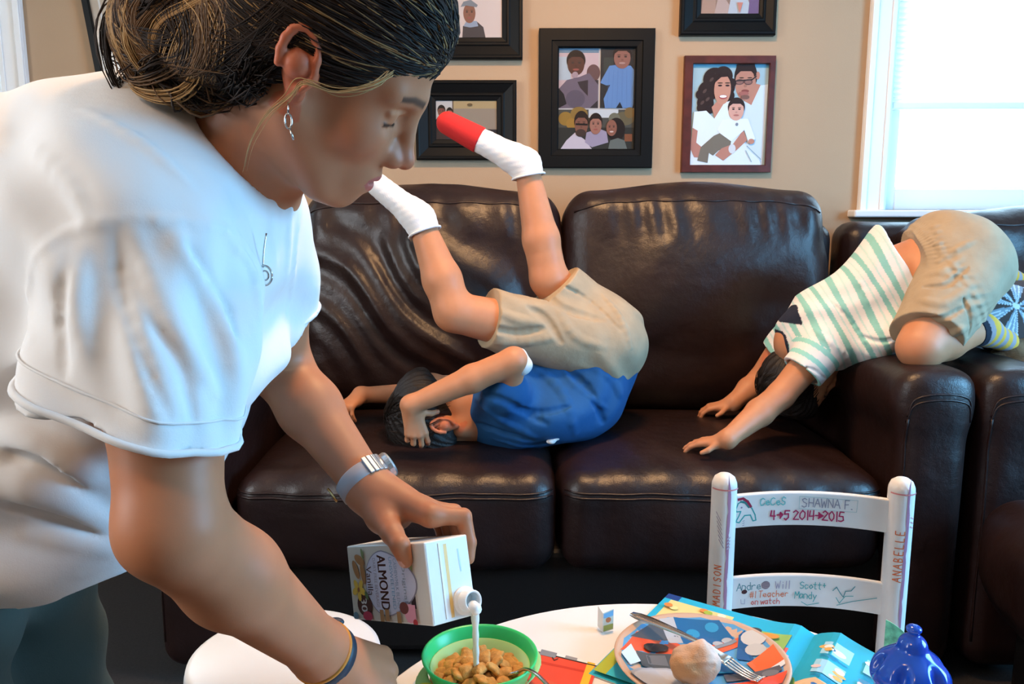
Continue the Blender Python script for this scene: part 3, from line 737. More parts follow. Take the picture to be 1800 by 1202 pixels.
def paint_men(pr):
    b = box_px(190, 712, 700, 985); k = (1 / 510, 1 / 273)
    pr.rect(0, 0, 1, 1, (0.24, 0.20, 0.16)); pr.rect(0, .2, .27, 1, (0.42, 0.42, 0.43)); pr.rect(.28, .80, 1, 1, (0.34, 0.26, 0.14)); pr.rect(.27, .2, .29, 1, (0.10, 0.07, 0.05)); pr.rect(0, 0, 1, .26, (0.02, 0.018, 0.025))
    pr.poly(q(b, [(190, 985), (185, 850), (215, 815), (270, 820), (300, 870), (300, 985)]), (0.035, 0.022, 0.022)); pr.poly(q(b, [(270, 985), (280, 840), (310, 800), (350, 820), (360, 985)]), (0.03, 0.025, 0.03))
    pr.poly(q(b, [(203, 805), (240, 855), (268, 810), (235, 832)]), (0.6, 0.56, 0.55)); face(pr, b, 236, 788, 30, 38, (0.16, 0.06, 0.045), (0.012, 0.01, 0.01)); face(pr, b, 305, 800, 24, 34, (0.22, 0.09, 0.06), (0.012, 0.01, 0.01))
    pr.ell(*b(475, 740), 22 * k[0], 10 * k[1], (0.12, 0.08, 0.04))
    for i in range(9): pr.ell(*b(355 + i * 12, 962 + (i * 7) % 13), 9 * k[0], 5 * k[1], (0.5, 0.5, 0.52))
def paint_group(pr):
    b = box_px(1275, -190, 1575, 66); k = (1 / 300, 1 / 256)
    pr.rect(0, 0, 1, 1, (0.20, 0.22, 0.20)); pr.rect(0, 0, 1, .2, (0.24, 0.14, 0.10))
    pr.poly(q(b, [(1275, 66), (1285, 10), (1350, 15), (1350, 66)]), (0.36, 0.22, 0.16)); pr.poly(q(b, [(1345, 66), (1370, -10), (1425, 40), (1415, 66)]), (0.42, 0.30, 0.26))
    pr.poly(q(b, [(1415, 66), (1430, 5), (1500, -5), (1530, 40), (1530, 66)]), (0.42, 0.45, 0.50)); pr.poly(q(b, [(1520, 66), (1530, -20), (1575, -25), (1575, 66)]), (0.15, 0.08, 0.17))
    for x, y in ((1315, -30), (1390, -45), (1470, -30), (1550, -60)): face(pr, b, x, y, 26, 34, SKIN_L, (0.03, 0.02, 0.015))
    pr.ell(*b(1310, 0), 34 * k[0], 20 * k[1], (0.035, 0.02, 0.03)); pr.poly(q(b, [(1460, 30), (1475, 66), (1490, 30)]), (0.5, 0.2, 0.15))
picture_frame('plain wide black frame holding a collage of three photos', 946.5, 1152, 50, 295, 981, 1117, 85, 262, FLATP, M_BLACKF, paint_collage)
picture_frame('red-brown wooden frame with a couple and a baby in white', 1197, 1364, 98, 303, 1212, 1352, 113, 290, BROWNP, M_REDWOOD, paint_family)
picture_frame('stepped black frame above the red-brown frame, cut by the top of the picture', 1195, 1373, -150, 62, 1232, 1340, -115, 24, STEP, M_BLACKF, paint_group)
picture_frame('stepped black frame with a boy in a flat cap, behind the forehead of the woman', 640, 919, -80, 104, 677, 882, -44, 66, STEP, M_BLACKF, paint_cap_boy)
picture_frame('wide stepped black frame with two men in suits, behind the raised red-toed foot', 732, 908, 141, 281, 767, 873, 177, 245, STEP, M_BLACKF, paint_men)
M_MATB = mat('tan_mat_board', (0.42, 0.34, 0.25), 0.8)
picture_frame('thin black frame hanging askew with a tan mat, left of the ponytail', 160, 400, -190, 190, 172, 388, -178, 178, BROWNP, M_BLACKF, lambda pr: (pr.rect(0, 0, 1, 1, (0.45, 0.36, 0.27)), pr.rect(0.06, 0.05, 0.075, 0.95, (0.6, 0.58, 0.55)), pr.rect(0.3, 0.25, 0.75, 0.75, (0.2, 0.15, 0.12))), rot=math.radians(-7), mat_board=M_MATB)

# ------------------------------------------------------------------ round table and what stands on it
TZ = 0.50
M_WHITE = mat('white_laminate', (0.80, 0.78, 0.76), 0.35, var=0.015)
M_WHITEP = mat('worn_white_paint', (0.74, 0.72, 0.70), 0.5, var=0.03, vscale=25)
table = thing('table', 'low round white table covered with magazines, a plate and a bowl', 'table', (0.193, 0.774, 0))
MB().lathe([(0, -0.03), (0.392, -0.03), (0.399, -0.024), (0.401, -0.015), (0.399, -0.004), (0.394, 0), (0, 0)], 96, M=TR((0.193, 0.774, TZ))).build('table_top', M_WHITE, table, smooth=False)
for i in range(4):
    a = math.pi / 4 + i * math.pi / 2
    MB().tube([(0.193 + 0.22 * math.cos(a), 0.774 + 0.22 * math.sin(a), TZ - 0.025), (0.193 + 0.27 * math.cos(a), 0.774 + 0.27 * math.sin(a), 0.0)], [0.028, 0.02], 16).build('leg', M_WHITEP, table, smooth=True)
stool = thing('stool', 'small round white stool between the sofa and the leaning woman', 'stool', (-0.376, 1.225, 0))
MB().lathe([(0, -0.035), (0.14, -0.035), (0.153, -0.03), (0.158, -0.018), (0.155, -0.005), (0.145, 0), (0, 0)], 64, M=TR((-0.376, 1.225, 0.385))).build('seat', M_WHITE, stool, smooth=True)
for i in range(4):
    a = 0.4 + i * math.pi / 2
    MB().tube([(-0.376 + 0.09 * math.cos(a), 1.225 + 0.09 * math.sin(a), 0.36), (-0.376 + 0.125 * math.cos(a), 1.225 + 0.125 * math.sin(a), 0)], [0.018, 0.014], 14).build('leg', M_WHITEP, stool, smooth=True)

# child's chair covered in felt pen writing
chair = thing('chair', "child's white ladder-back chair covered in felt pen writing", 'chair', (0.49, 1.20, 0))
yaw = math.radians(-4.5)
CM = TR((0.513, 1.305, 0), (0, 0, yaw))           # local x along the back, -y towards the table
HW = 0.1475
pen_teal, pen_red, pen_grey, pen_or, pen_pur = (0.05, 0.36, 0.36), (0.40, 0.02, 0.09), (0.25, 0.24, 0.30), (0.75, 0.17, 0.05), (0.28, 0.22, 0.33)
def cyl_map(M, x, z0, r):
    def f(u, v, k):      # u = angle (0 = towards the camera, + right), v = height
        a = np.asarray(u); rr = r + 0.0004 + 0.0001 * k
        return xf(M, np.c_[x + rr * np.sin(a), -rr * np.cos(a), z0 + np.asarray(v)])
    return f
for s in (-1, 1):
    x = s * HW; r = 0.0215; top = 0.664
    post = MB().lathe([(0.018, 0.0), (0.0205, 0.05), (r, 0.33), (r, top - 0.022), (r * 0.97, top - 0.016), (r * 0.8, top - 0.007), (r * 0.45, top - 0.0015), (0, top)], 28, M=CM @ TR((x, 0, 0))).build('post', M_WHITEP, chair, smooth=True)
    pr = Print(cyl_map(CM, x, 0, r))
    pr.line([(0.25 + 0.12 * math.sin(i * 0.9 + s), 0.40 + i * 0.012) for i in range(21)], 0.055, (0.42, 0.20, 0.30)); 
    def vwrite(t, z, u0, h, c, up=1):
        for i, ch in enumerate(t):
            for st in STROKES.get(ch, []):
                p = [(u0 + (h / r) * (-up) * (y_ - .5), z + up * (i * h * 0.85 + x_ * h * 0.6)) for x_, y_ in st]
                p = np.array(p); p = np.vstack([p[j] + (p[j + 1] - p[j]) * t for j in range(len(p) - 1) for t in (0, .25, .5, .75)] + [p[-1:]])
                for j in range(len(p) - 1):
                    d = 0.0008
                    (ua, va), (ub, vb) = p[j], p[j + 1]
                    n_ = np.array([-(vb - va), (ub - ua) * r]); n_ = n_ / (np.linalg.norm(n_) + 1e-9) * d
                    pr.poly([(ua - n_[0] / r, va - n_[1]), (ub - n_[0] / r, vb - n_[1]), (ub + n_[0] / r, vb + n_[1]), (ua + n_[0] / r, va + n_[1])], c); pr.k -= 1
        pr.k += 1
    if s < 0:
        vwrite('MADISON', 0.43, -0.45, 0.013, pen_or, 1)
        for i in range(7): pr.line([(-0.75 + i * 0.05, 0.60 - i * 0.008), (-0.35 + i * 0.05, 0.585 - i * 0.008)], 0.002, pen_pur)
        for i in range(4): pr.line([(0.18, 0.535 + i * 0.006), (0.42, 0.538 + i * 0.006)], 0.003, (0.5, 0.42, 0.5))
    else:
        vwrite('ANABELLE', 0.485, -0.25, 0.014, pen_or, 1)
        for i in range(3): pr.line([(0.55, 0.60 - i * 0.008), (0.85, 0.596 - i * 0.008)], 0.0025, (0.75, 0.35, 0.35))
    pr.line([(a, top - 0.024) for a in np.linspace(-1.2, 1.2, 14)], 0.0025, (0.70, 0.25, 0.25))
    pr.build('pen_writing', M_PAGE, post)
def slat(z0, z1, bow, paint):
    V, F = [], []; n = 16; th = 0.012; w = HW - 0.012
    for i in range(n + 1):
        x = -w + 2 * w * i / n; y = bow * (1 - (x / w) ** 2); zz = 0.006 * (1 - (x / w) ** 2)
        V += [(x, y - th / 2, z0 + zz), (x, y - th / 2, z1 + zz), (x, y + th / 2, z1 + zz), (x, y + th / 2, z0 + zz)]
    for i in range(n):
        for k in range(4): a, b_ = 4 * i + k, 4 * i + (k + 1) % 4; F.append((a, b_, b_ + 4, a + 4))
    F += [(0, 1, 2, 3), (4 * n + 3, 4 * n + 2, 4 * n + 1, 4 * n)]
    o = mesh('slat', xf(CM, V), F, M_WHITEP, chair, False)
    b_ = o.modifiers.new('bevel', 'BEVEL'); b_.width = 0.002; b_.segments = 2; b_.limit_method = 'ANGLE'
    def mp(u, v, k):
        x = -w + 2 * w * np.asarray(u); return xf(CM, np.c_[x, bow * (1 - (x / w) ** 2) - th / 2 - 0.0002 - 0.0001 * k, z0 + (z1 - z0) * np.asarray(v) + 0.006 * (1 - (x / w) ** 2)])
    class PS(Print):
        pass
    # strokes are laid out in metres along the slat
    L, H_ = 2 * w, z1 - z0
    pr = Print(lambda u, v, k: mp(np.asarray(u) / L, np.asarray(v) / H_, k)); paint(pr, L, H_); pr.build('pen_writing', M_PAGE, o)
def paint_top(pr, L, H_):
    # small pony drawing in teal with a dark red mane
    pr.line([(0.008, 0.034), (0.012, 0.045), (0.022, 0.049), (0.030, 0.042), (0.036, 0.034), (0.042, 0.022), (0.044, 0.012), (0.039, 0.011), (0.034, 0.022), (0.024, 0.022), (0.015, 0.010), (0.009, 0.012), (0.014, 0.022), (0.017, 0.030), (0.010, 0.030), (0.008, 0.034)], 0.0022, pen_teal)
    pr.line([(0.012, 0.052), (0.020, 0.053), (0.028, 0.047), (0.034, 0.037)], 0.0045, (0.30, 0.02, 0.06)); pr.line([(0.016, 0.048), (0.024, 0.045), (0.031, 0.036)], 0.003, (0.03, 0.2, 0.2)); pr.ell(0.018, 0.037, 0.0016, 0.0016, pen_pur)
    for i in range(3): pr.line([(0.021, 0.004 + i * 0.004), (0.024, 0.005 + i * 0.004)], 0.001, pen_pur)
    pr.write('CeCeS', 0.050, 0.038, 0.0135, 0.0017, (0.12, 0.47, 0.47), 0.66); pr.line([(0.117, 0.053), (0.117, 0.031), (0.212, 0.030), (0.213, 0.051), (0.117, 0.053)], 0.0008, (0.35, 0.5, 0.5))
    pr.write('SHAWNA F.', 0.121, 0.034, 0.0155, 0.0016, pen_grey, 0.70)
    pr.write('4>5', 0.068, 0.011, 0.0165, 0.0024, pen_red, 0.72); pr.write('2014>2015', 0.107, 0.011, 0.0165, 0.0022, pen_red, 0.66); pr.poly([(0.150, 0.0125), (0.150, 0.025), (0.160, 0.019)], pen_red)
def paint_low(pr, L, H_):
    pr.write('Andre', 0.016, 0.034, 0.014, 0.0013, (0.05, 0.22, 0.25), 0.62); pr.ell(0.030, 0.031, 0.005, 0.004, (0.06, 0.015, 0.02)); pr.ell(0.067, 0.041, 0.0075, 0.0075, (0.22, 0.17, 0.20))
    for i in range(4): pr.line([(0.061, 0.036 + i * 0.003), (0.073, 0.037 + i * 0.003)], 0.0007, (0.5, 0.35, 0.35))
    pr.write('Will', 0.084, 0.034, 0.014, 0.0014, (0.36, 0.32, 0.42), 0.80); pr.write('Scott+', 0.126, 0.034, 0.013, 0.0013, pen_teal, 0.58)
    pr.write('#1 Teacher', 0.040, 0.019, 0.0115, 0.0012, pen_or, 0.66); pr.write('on watch', 0.042, 0.006, 0.0105, 0.0012, (0.65, 0.09, 0.06), 0.66)
    pr.write('Mandy', 0.118, 0.016, 0.013, 0.0013, pen_teal, 0.58); pr.line([(0.130, 0.010), (0.140, 0.004), (0.160, 0.009)], 0.0012, pen_teal); pr.line([(0.024, 0.018), (0.025, 0.010), (0.031, 0.009), (0.031, 0.018)], 0.001, (0.4, 0.36, 0.45))
    pr.line([(0.182, 0.034), (0.188, 0.041), (0.195, 0.030), (0.200, 0.024), (0.203, 0.035), (0.212, 0.037), (0.218, 0.046)], 0.0014, (0.05, 0.25, 0.28)); pr.line([(0.188, 0.022), (0.194, 0.012), (0.203, 0.026), (0.216, 0.028)], 0.0012, pen_teal); pr.line([(0.190, 0.008), (0.215, 0.018), (0.254, 0.031)], 0.0012, (0.05, 0.33, 0.36))
slat(0.565, 0.624, 0.012, paint_top); slat(0.415, 0.473, 0.012, paint_low)
MB().box((-0.155, -0.29, 0.315), (0.155, 0.0, 0.335), M=CM).build('seat', M_WHITEP, chair, bevel=0.006)
for s in (-1, 1):
    MB().tube(xf(CM, [(s * 0.135, -0.265, 0.32), (s * 0.14, -0.27, 0)]), [0.02, 0.017], 16).build('leg', M_WHITEP, chair, smooth=True)
    MB().tube(xf(CM, [(s * 0.138, -0.265, 0.14), (s * HW, 0, 0.14)]), 0.010, 10).build('stretcher', M_WHITEP, chair, smooth=True)

# ---- paper on the table
def flatmap(o, ex, ey, dk=0.00012):
    o, ex, ey = (np.array(a, float) for a in (o, ex, ey))
    return lambda u, v, k: o + np.outer(u, ex) + np.outer(v, ey) + np.array([0, 0, dk * (k + 1)])
def sheet(name, label, cat, quad, th, base, paint, edge=(0.75, 0.75, 0.75)):
    """quad = four table points (left-front, right-front, right-back, left-back)"""
    qd = np.array(quad, float); o = thing(name, label, cat, tuple(qd.mean(0)))
    MB().add(np.vstack([qd, qd + (0, 0, th)]), [(3, 2, 1, 0), (4, 5, 6, 7), (0, 1, 5, 4), (1, 2, 6, 5), (2, 3, 7, 6), (3, 0, 4, 7)]).build('paper', mat(name + '_paper', edge, 0.6), o)
    def mp(u, v, k):
        u = np.asarray(u)[:, None]; v = np.asarray(v)[:, None]
        return (qd[0] * (1 - u) * (1 - v) + qd[1] * u * (1 - v) + qd[2] * u * v + qd[3] * (1 - u) * v) + np.array([0, 0, th + 0.0001 * (k + 1)])
    pr = Print(mp); pr.rect(0, 0, 1, 1, base); paint(pr); pr.build('printed_side', M_PAGE, o)
    return o
Z1 = TZ + 0.0005
sheet('paper_sheet', 'pale blue paper sheet at the left edge of the table, under the green bowl', 'paper',
      [PZ(690, 1250, Z1), PZ(870, 1215, Z1), PZ(850, 1120, Z1), PZ(772, 1140, Z1)], 0.0006, (0.50, 0.66, 0.80), lambda pr: (pr.rect(.1, .2, .5, .6, (0.62, 0.75, 0.85)), pr.rect(.3, .6, .8, .9, (0.55, 0.62, 0.75))))
def paint_red(pr):
    pr.rect(0, 0, 1, .965, (0.80, 0.07, 0.035)); pr.rect(0, .83, 1, .86, (0.62, 0.04, 0.02)); pr.rect(.86, 0, .96, .99, (0.85, 0.50, 0.03)); pr.rect(0, .95, 1, .965, (0.03, 0.02, 0.02)); pr.rect(.22, .93, .44, 1.0, (0.23, 0.24, 0.27)); pr.rect(.56, .96, .72, 1.0, (0.3, 0.3, 0.32))
    pr.ell(.45, .4, .3, .25, (0.78, 0.10, 0.05)); pr.line([(.4, .93), (.44, .9), (.48, .93)], .012, (.05, .03, .03))
sheet('placemat', 'red and yellow printed placemat beside the green bowl', 'placemat',
      [PZ(840, 1300, Z1), PZ(1010, 1300, Z1), PZ(1052, 1168, Z1), PZ(925, 1136, Z1)], 0.0012, (0.84, 0.82, 0.80), paint_red)
# open magazine: two pages that rise beside the spine
mag = thing('magazine', 'open cyan picture magazine under the plate and the blue cup', 'magazine', tuple(PZ(1300, 1180, TZ)))
sp1 = PZ(1432, 1118, TZ); lf1 = PZ(1172, 1044, TZ); lf0 = PZ(1000, 1215, TZ); rt1 = PZ(1625, 1196, TZ)
ey = lf0 - lf1; ey = ey / np.linalg.norm(ey) * 0.272; exl = sp1 - lf1; exr = rt1 - sp1
exr = exr / np.linalg.norm(exr) * np.linalg.norm(exl)
def page(sign):
    base, ex = (sp1, exr) if sign > 0 else (sp1, -exl)
    def hump(t): return 0.002 + 0.019 * np.clip(t / 0.16, 0, 1) ** 0.8 * np.exp(-np.clip(t - 0.16, 0, 1) * 3.6) if sign > 0 else 0.002 + 0.010 * np.clip(t / 0.10, 0, 1) * np.exp(-np.clip(t - 0.1, 0, 1) * 7)
    def mp(u, v, k):     # u = away from the spine, v = along the spine from the far end
        u = np.asarray(u, float); v = np.asarray(v, float)
        return base + np.outer(u * 0.985, ex) + np.outer(v, ey) + np.c_[np.zeros(len(u)), np.zeros(len(u)), hump(u) + 0.00012 * (k + 1)]
    V, F = [], []; n = 24
    for i in range(n + 1):
        u = np.array([i / n] * 2); top = mp(u, np.array([0, 1.0]), -1); bot = top.copy(); bot[:, 2] = TZ + 0.0012
        V += [*top, *bot]
    for i in range(n):
        a = 4 * i; F += [(a, a + 1, a + 5, a + 4), (a + 2, a + 6, a + 7, a + 3), (a, a + 4, a + 6, a + 2), (a + 1, a + 3, a + 7, a + 5)]
    F += [(4 * n, 4 * n + 1, 4 * n + 3, 4 * n + 2)]
    o = mesh('page', V, F, M_WHITE, mag, True)
    pr = Print(mp); pr.rect(0, 0, 1, 1, (0.02, 0.42, 0.62), 24)
    rr = random.Random(4 + sign)
    if sign < 0:
        pr.rect(.90, 0.0, 1.0, .06, (0.01, 0.05, 0.22), 2); pr.rect(.5, .065, .95, .95, (0.75, 0.62, 0.25), 8); pr.rect(.10, .14, .42, .36, (0.30, 0.50, 0.12), 6); pr.rect(.08, .27, .38, .36, (0.75, 0.12, 0.10), 6); pr.rect(.06, .33, .34, .37, (0.85, 0.35, 0.6), 6)
        for i in range(26): pr.ell(rr.uniform(.55, .93), rr.uniform(.08, .9), .03, .022, rr.choice([(.8, .25, .06), (.85, .7, .3), (.35, .45, .06), (.8, .75, .55), (.05, .35, .6), (.08, .10, .08)]))
        pr.ell(.32, .17, .04, .03, (.05, .05, .05)); pr.ell(.22, .2, .06, .03, (.7, .3, .05)); pr.ell(.15, .47, .10, .045, (.75, .78, .82)); pr.ell(.15, .47, .04, .02, (.15, .3, .5)); pr.ell(.3, .52, .1, .045, (.7, .78, .86))
        pr.rect(.62, .6, .98, .98, (.42, .50, .05), 6); pr.rect(.66, .75, .9, .98, (.03, .5, .7), 4)
    else:
        cells = [(.08, .10), (.08, .30), (.34, .10), (.34, .30), (.60, .08), (.62, .28), (.60, .48)]
        for i, (a, b_) in enumerate(cells):
            pr.rect(a + .02, b_ + .01, a + .20, b_ + .14, (0.35, 0.68, 0.86), 5)
            for j in range(5): pr.ell(a + rr.uniform(.04, .18), b_ + rr.uniform(.02, .12), rr.uniform(.02, .05), rr.uniform(.012, .025), rr.choice([(.8, .78, .75), (.75, .45, .12), (.8, .6, .6), (.06, .25, .4), (.85, .83, .8)]))
            for j in range(3): pr.rect(a + .03, b_ + .152 + j * .012, a + .03 + rr.uniform(.10, .17), b_ + .157 + j * .012, (.02, .22, .40), 4)
        pr.rect(.6, .62, .95, .8, (.8, .78, .7), 6); pr.ell(.26, .66, .24, .13, (.80, .52, .30)); pr.ell(.45, .70, .14, .09, (.82, .55, .58)); pr.ell(.24, .60, .09, .025, (.05, .18, .42)); pr.ell(.42, .62, .05, .02, (.1, .15, .4)); pr.ell(.2, .70, .1, .05, (.8, .35, .06)); pr.ell(.02, .7, .05, .16, (.25, .42, .05))
    pr.build('printed_side', M_PAGE, o)
page(-1); page(1)

# plate: generic bright picture, no figure
PC = PZ(1232, 1163, TZ + 0.018); PR = 0.113
plate = thing('plate', "child's plate with a bright blue, red and grey picture", 'plate', (PC[0], PC[1], TZ + 0.012))
M_PLATE = mat('melamine_rim', (0.62, 0.40, 0.28), 0.2, coat=0.5)
def plate_z(r): return 0.004 + 0.011 * np.clip((r - 0.068) / 0.045, 0, 1) ** 1.1
PM = TR((PC[0], PC[1], TZ + 0.0125))
prof = [(0, 0.0), (0.066, 0.0), (0.075, 0.002), (PR, 0.0125), (PR + 0.001, 0.0145), (PR, 0.0155), (PR - 0.004, 0.0142), (0.068, 0.004), (0, 0.004)]
MB().lathe(prof, 64, M=PM).build('dish', M_PLATE, plate, smooth=True)
M_GLOSSY = mat('glossy_print', (1, 1, 1), 0.15, attr=True, coat=0.6)
def pmap(u, v, k):
    u = np.asarray(u) * (PR - 0.006); v = np.asarray(v) * (PR - 0.006); r = np.hypot(u, v); s = np.minimum(1, (PR - 0.0055) / np.maximum(r, 1e-6))
    u, v = u * s, v * s; r = r * s
    return xf(PM, np.c_[u, v, plate_z(r) + 0.0004 + 0.00013 * k])
class PlatePrint(Print):
    def fill(s, pts, c):
        """polygon filled with a fine fan so that it follows the dish"""
        pts = np.asarray(pts, float); n = 6; m = len(pts); res = []
        fine = np.vstack([pts[i] + (pts[(i + 1) % m] - pts[i]) * t for i in range(m) for t in (np.arange(6) / 6)[:, None]]); c0 = pts.mean(0); L = len(fine)
        V = [c0]; F = []
        for j in range(1, n + 1): V += list(c0 + (fine - c0) * j / n)
        for i in range(L): F.append((0, 1 + i, 1 + (i + 1) % L))
        for j in range(n - 1):
            for i in range(L): a, b_ = 1 + j * L + i, 1 + j * L + (i + 1) % L; F.append((a, a + L, b_ + L, b_))
        return s.raw(V, F, c)
    def disc(s, x, y, rx, ry, c, rot=0):
        a = np.linspace(0, 2 * np.pi, 14, endpoint=False); X, Y = rx * np.cos(a), ry * np.sin(a)
        return s.fill(np.c_[x + X * math.cos(rot) - Y * math.sin(rot), y + X * math.sin(rot) + Y * math.cos(rot)], c)
pp = PlatePrint(pmap)
pp.disc(0, 0, .99, .99, (0.10, 0.34, 0.60))
pp.fill([(-.98, .15), (-.7, .62), (-.2, .45), (.1, .15), (-.35, .12), (-.75, .25)], (0.75, 0.10, 0.04)); pp.fill([(-.8, .5), (-.45, .85), (.0, .95), (-.1, .55), (-.4, .5)], (0.09, 0.10, 0.12))
pp.fill([(-.35, .92), (-.15, .97), (-.1, .45), (-.3, .45)], (0.50, 0.50, 0.52)); pp.fill([(-.15, .97), (.45, .88), (.55, .5), (.1, .3), (-.12, .45)], (0.01, 0.13, 0.33)); pp.disc(.05, .66, .09, .09, (0.03, 0.3, 0.55)); pp.disc(.32, .76, .09, .09, (0.03, 0.3, 0.55))
pp.fill([(.0, .28), (.35, .45), (.75, .55), (.7, .42), (.3, .2)], (0.72, 0.12, 0.04))
for x, y in ((.1, .3), (.32, .42), (.45, .48)): pp.disc(x, y, .07, .06, (0.45, 0.46, 0.48)); 
pp.fill([(.05, .26), (.55, .5), (.57, .44), (.08, .2)], (0.25, 0.27, 0.30))
pp.fill([(.45, .05), (.62, .55), (.72, .62), (.66, .0)], (0.01, 0.10, 0.28)); pp.disc(.78, .45, .16, .15, (0.62, 0.60, 0.58)); pp.disc(.74, .22, .13, .12, (0.55, 0.54, 0.53))
pp.fill([(.55, -.05), (.97, .25), (.99, -.12), (.62, -.3)], (0.85, 0.14, 0.04)); pp.fill([(.6, -.32), (.99, -.1), (.97, -.2), (.62, -.42)], (0.75, 0.72, 0.70)); pp.fill([(.15, -.5), (.95, -.35), (.8, -.6), (.2, -.75)], (0.80, 0.08, 0.03)); pp.fill([(.2, -.3), (.9, -.2), (.9, -.32), (.2, -.45)], (0.10, 0.10, 0.12)); pp.disc(.75, -.33, .10, .07, (0.18, 0.18, 0.2))
pp.fill([(-.78, .18), (-.3, .15), (-.05, -.1), (-.3, -.3), (-.75, -.15)], (0.07, 0.08, 0.09)); pp.fill([(-.66, .12), (-.42, .12), (-.42, -.12), (-.66, -.08)], (0.14, 0.15, 0.17)); pp.disc(-.5, .3, .16, .10, (0.02, 0.02, 0.025))
pp.fill([(-.98, .05), (-.82, .3), (-.75, -.05), (-.9, -.2)], (0.62, 0.78, 0.88)); pp.disc(-.55, -.52, .42, .36, (0.40, 0.41, 0.44)); pp.disc(-.55, -.50, .36, .30, (0.50, 0.51, 0.55)); pp.fill([(.0, -.1), (.45, .05), (.5, -.25), (.05, -.3)], (0.02, 0.25, 0.50))
pp.build('printed_picture', M_GLOSSY, plate)

# fork across the plate
M_STEEL = mat('polished_steel', (0.62, 0.60, 0.58), 0.16, metal=1.0)
fA, fB = PZ(1110, 1078, TZ + 0.037), PZ(1322, 1180, TZ + 0.030)
fd = fB - fA; FL = np.linalg.norm(fd)
FM = frame(fA, fd, (0, 0, 1))
fork = thing('fork', 'steel fork lying across the plate with its tines to the right', 'fork', tuple(fA))
def ribbon(pts, ws, th):
    V, F = [], []; n = len(pts)
    for (x, y, z), w in zip(pts, ws): V += [(x, y - w / 2, z - th / 2), (x, y + w / 2, z - th / 2), (x, y + w * .4, z + th / 2), (x, y - w * .4, z + th / 2)]
    for i in range(n - 1):
        for k in range(4): a, b_ = 4 * i + k, 4 * i + (k + 1) % 4; F.append((a, b_, b_ + 4, a + 4))
    F += [(3, 2, 1, 0), (4 * n - 4, 4 * n - 3, 4 * n - 2, 4 * n - 1)]
    return np.array(V), F
hs = [(0.0, .010), (.012, .018), (.03, .0195), (.05, .016), (.08, .011), (.11, .0075), (FL - .070, .007), (FL - .060, .010), (FL - .050, .020), (FL - .040, .0225), (FL - .034, .0225)]
V, F = ribbon([(x, 0, 0.006 * math.sin(min(x / FL, 1) * math.pi) - (0.004 if x > FL - .06 else 0)) for x, _ in hs], [w for _, w in hs], 0.0028)
o = mesh('handle', xf(FM, V), F, M_STEEL, fork, True); bv = o.modifiers.new('bevel', 'BEVEL'); bv.width = 0.0008; bv.segments = 2
for i in range(4):
    y = -0.0090 + i * 0.0060
    xs = np.linspace(FL - .036, FL + 0.012, 8)
    V, F = ribbon([(x, y * (1 - 0.05 * k), -0.001 - 0.006 * math.sin(k / 7 * 2.2)) for k, x in enumerate(xs)], list(np.linspace(.0044, .0026, 8)), 0.0022)
    o = mesh('tine', xf(FM, V), F, M_STEEL, fork, True); bv = o.modifiers.new('bevel', 'BEVEL'); bv.width = 0.0005; bv.segments = 1
# bread roll end
bc = PZ(1222, 1172, TZ + 0.045)
ops = [ell((0, 0, 0), (.027, .021, .024), k=0), ell((.014, .004, .008), (.017, .017, .016), k=.012), ell((-.014, .002, .004), (.015, .016, .018), k=.012), ell((.004, .002, .018), (.015, .013, .011), k=.012),
       disp(lambda X, Y, Z: 0.0013 * nz(X, Y, Z, 420) + 0.0030 * nz(X, Y, Z, 170, 2)), cap((-.004, -.022, .010), (.018, -.018, .012), .0035, .0025, k=.004, mode='s')]
V, F = sculpt(ops, 0.0013)
t_ = np.clip((V[:, 0] * 18 + V[:, 1] * 10 + 0.35 * nz(V[:, 0], V[:, 1], V[:, 2], 200) + .45), 0, 1)[:, None]
M_BREAD = mat('bread_crumb', (1, 1, 1), 0.85, attr=True, bump=0.6, bscale=500)
bread = mesh('bread_roll', V + bc, F, M_BREAD, None, True, colors=(1 - t_) * np.array([0.50, 0.26, 0.12]) + t_ * np.array([0.78, 0.62, 0.54]), loc=tuple(bc))
tag(bread, 'bitten pale bread roll end lying on the bright plate', 'bread')

# folded card standing on the table
cc = PZ(1067, 1112, TZ)
card = thing('card', 'tiny folded picture card standing on the bare white table', 'card', tuple(cc))
for s, nm in ((1, 0), (-1, 1)):
    e = np.array([0.016 * (1 if s > 0 else -0.35), 0.006 if s > 0 else 0.016, 0])
    Mx = flatmap(cc + np.array([-.006, 0, 0]), e, (0, 0, 0.034), 0)
    u = np.array([0, 1, 1, 0.]); v = np.array([0, 0.06, 1, .9]); pts = Mx(u, v, 0); n_ = np.cross(e, (0, 0, 1)); n_ /= np.linalg.norm(n_)
    Vv = np.vstack([pts, pts - n_ * 0.0006])
    h_ = mesh('panel', Vv, [(0, 1, 2, 3), (7, 6, 5, 4), (0, 4, 5, 1), (1, 5, 6, 2), (2, 6, 7, 3), (3, 7, 4, 0)], M_WHITE, card, False)
    pr = Print(lambda u, v, k: Mx(u, v, 0) + n_ * 0.0001 * (k + 1)); pr.poly([(.03, .03), (.97, .09), (.97, .97), (.03, .87)], (0.62, 0.66, 0.60)); pr.poly([(.05, .65), (.95, .7), (.95, .95), (.05, .85)], (0.2, 0.48, 0.78)); pr.poly([(.05, .05), (.95, .1), (.95, .35), (.05, .32)], (0.35, 0.38, 0.10)); pr.ell(.5, .55, .25, .12, (.55, .2, .1)); pr.build('printed_side', M_PAGE, h_)
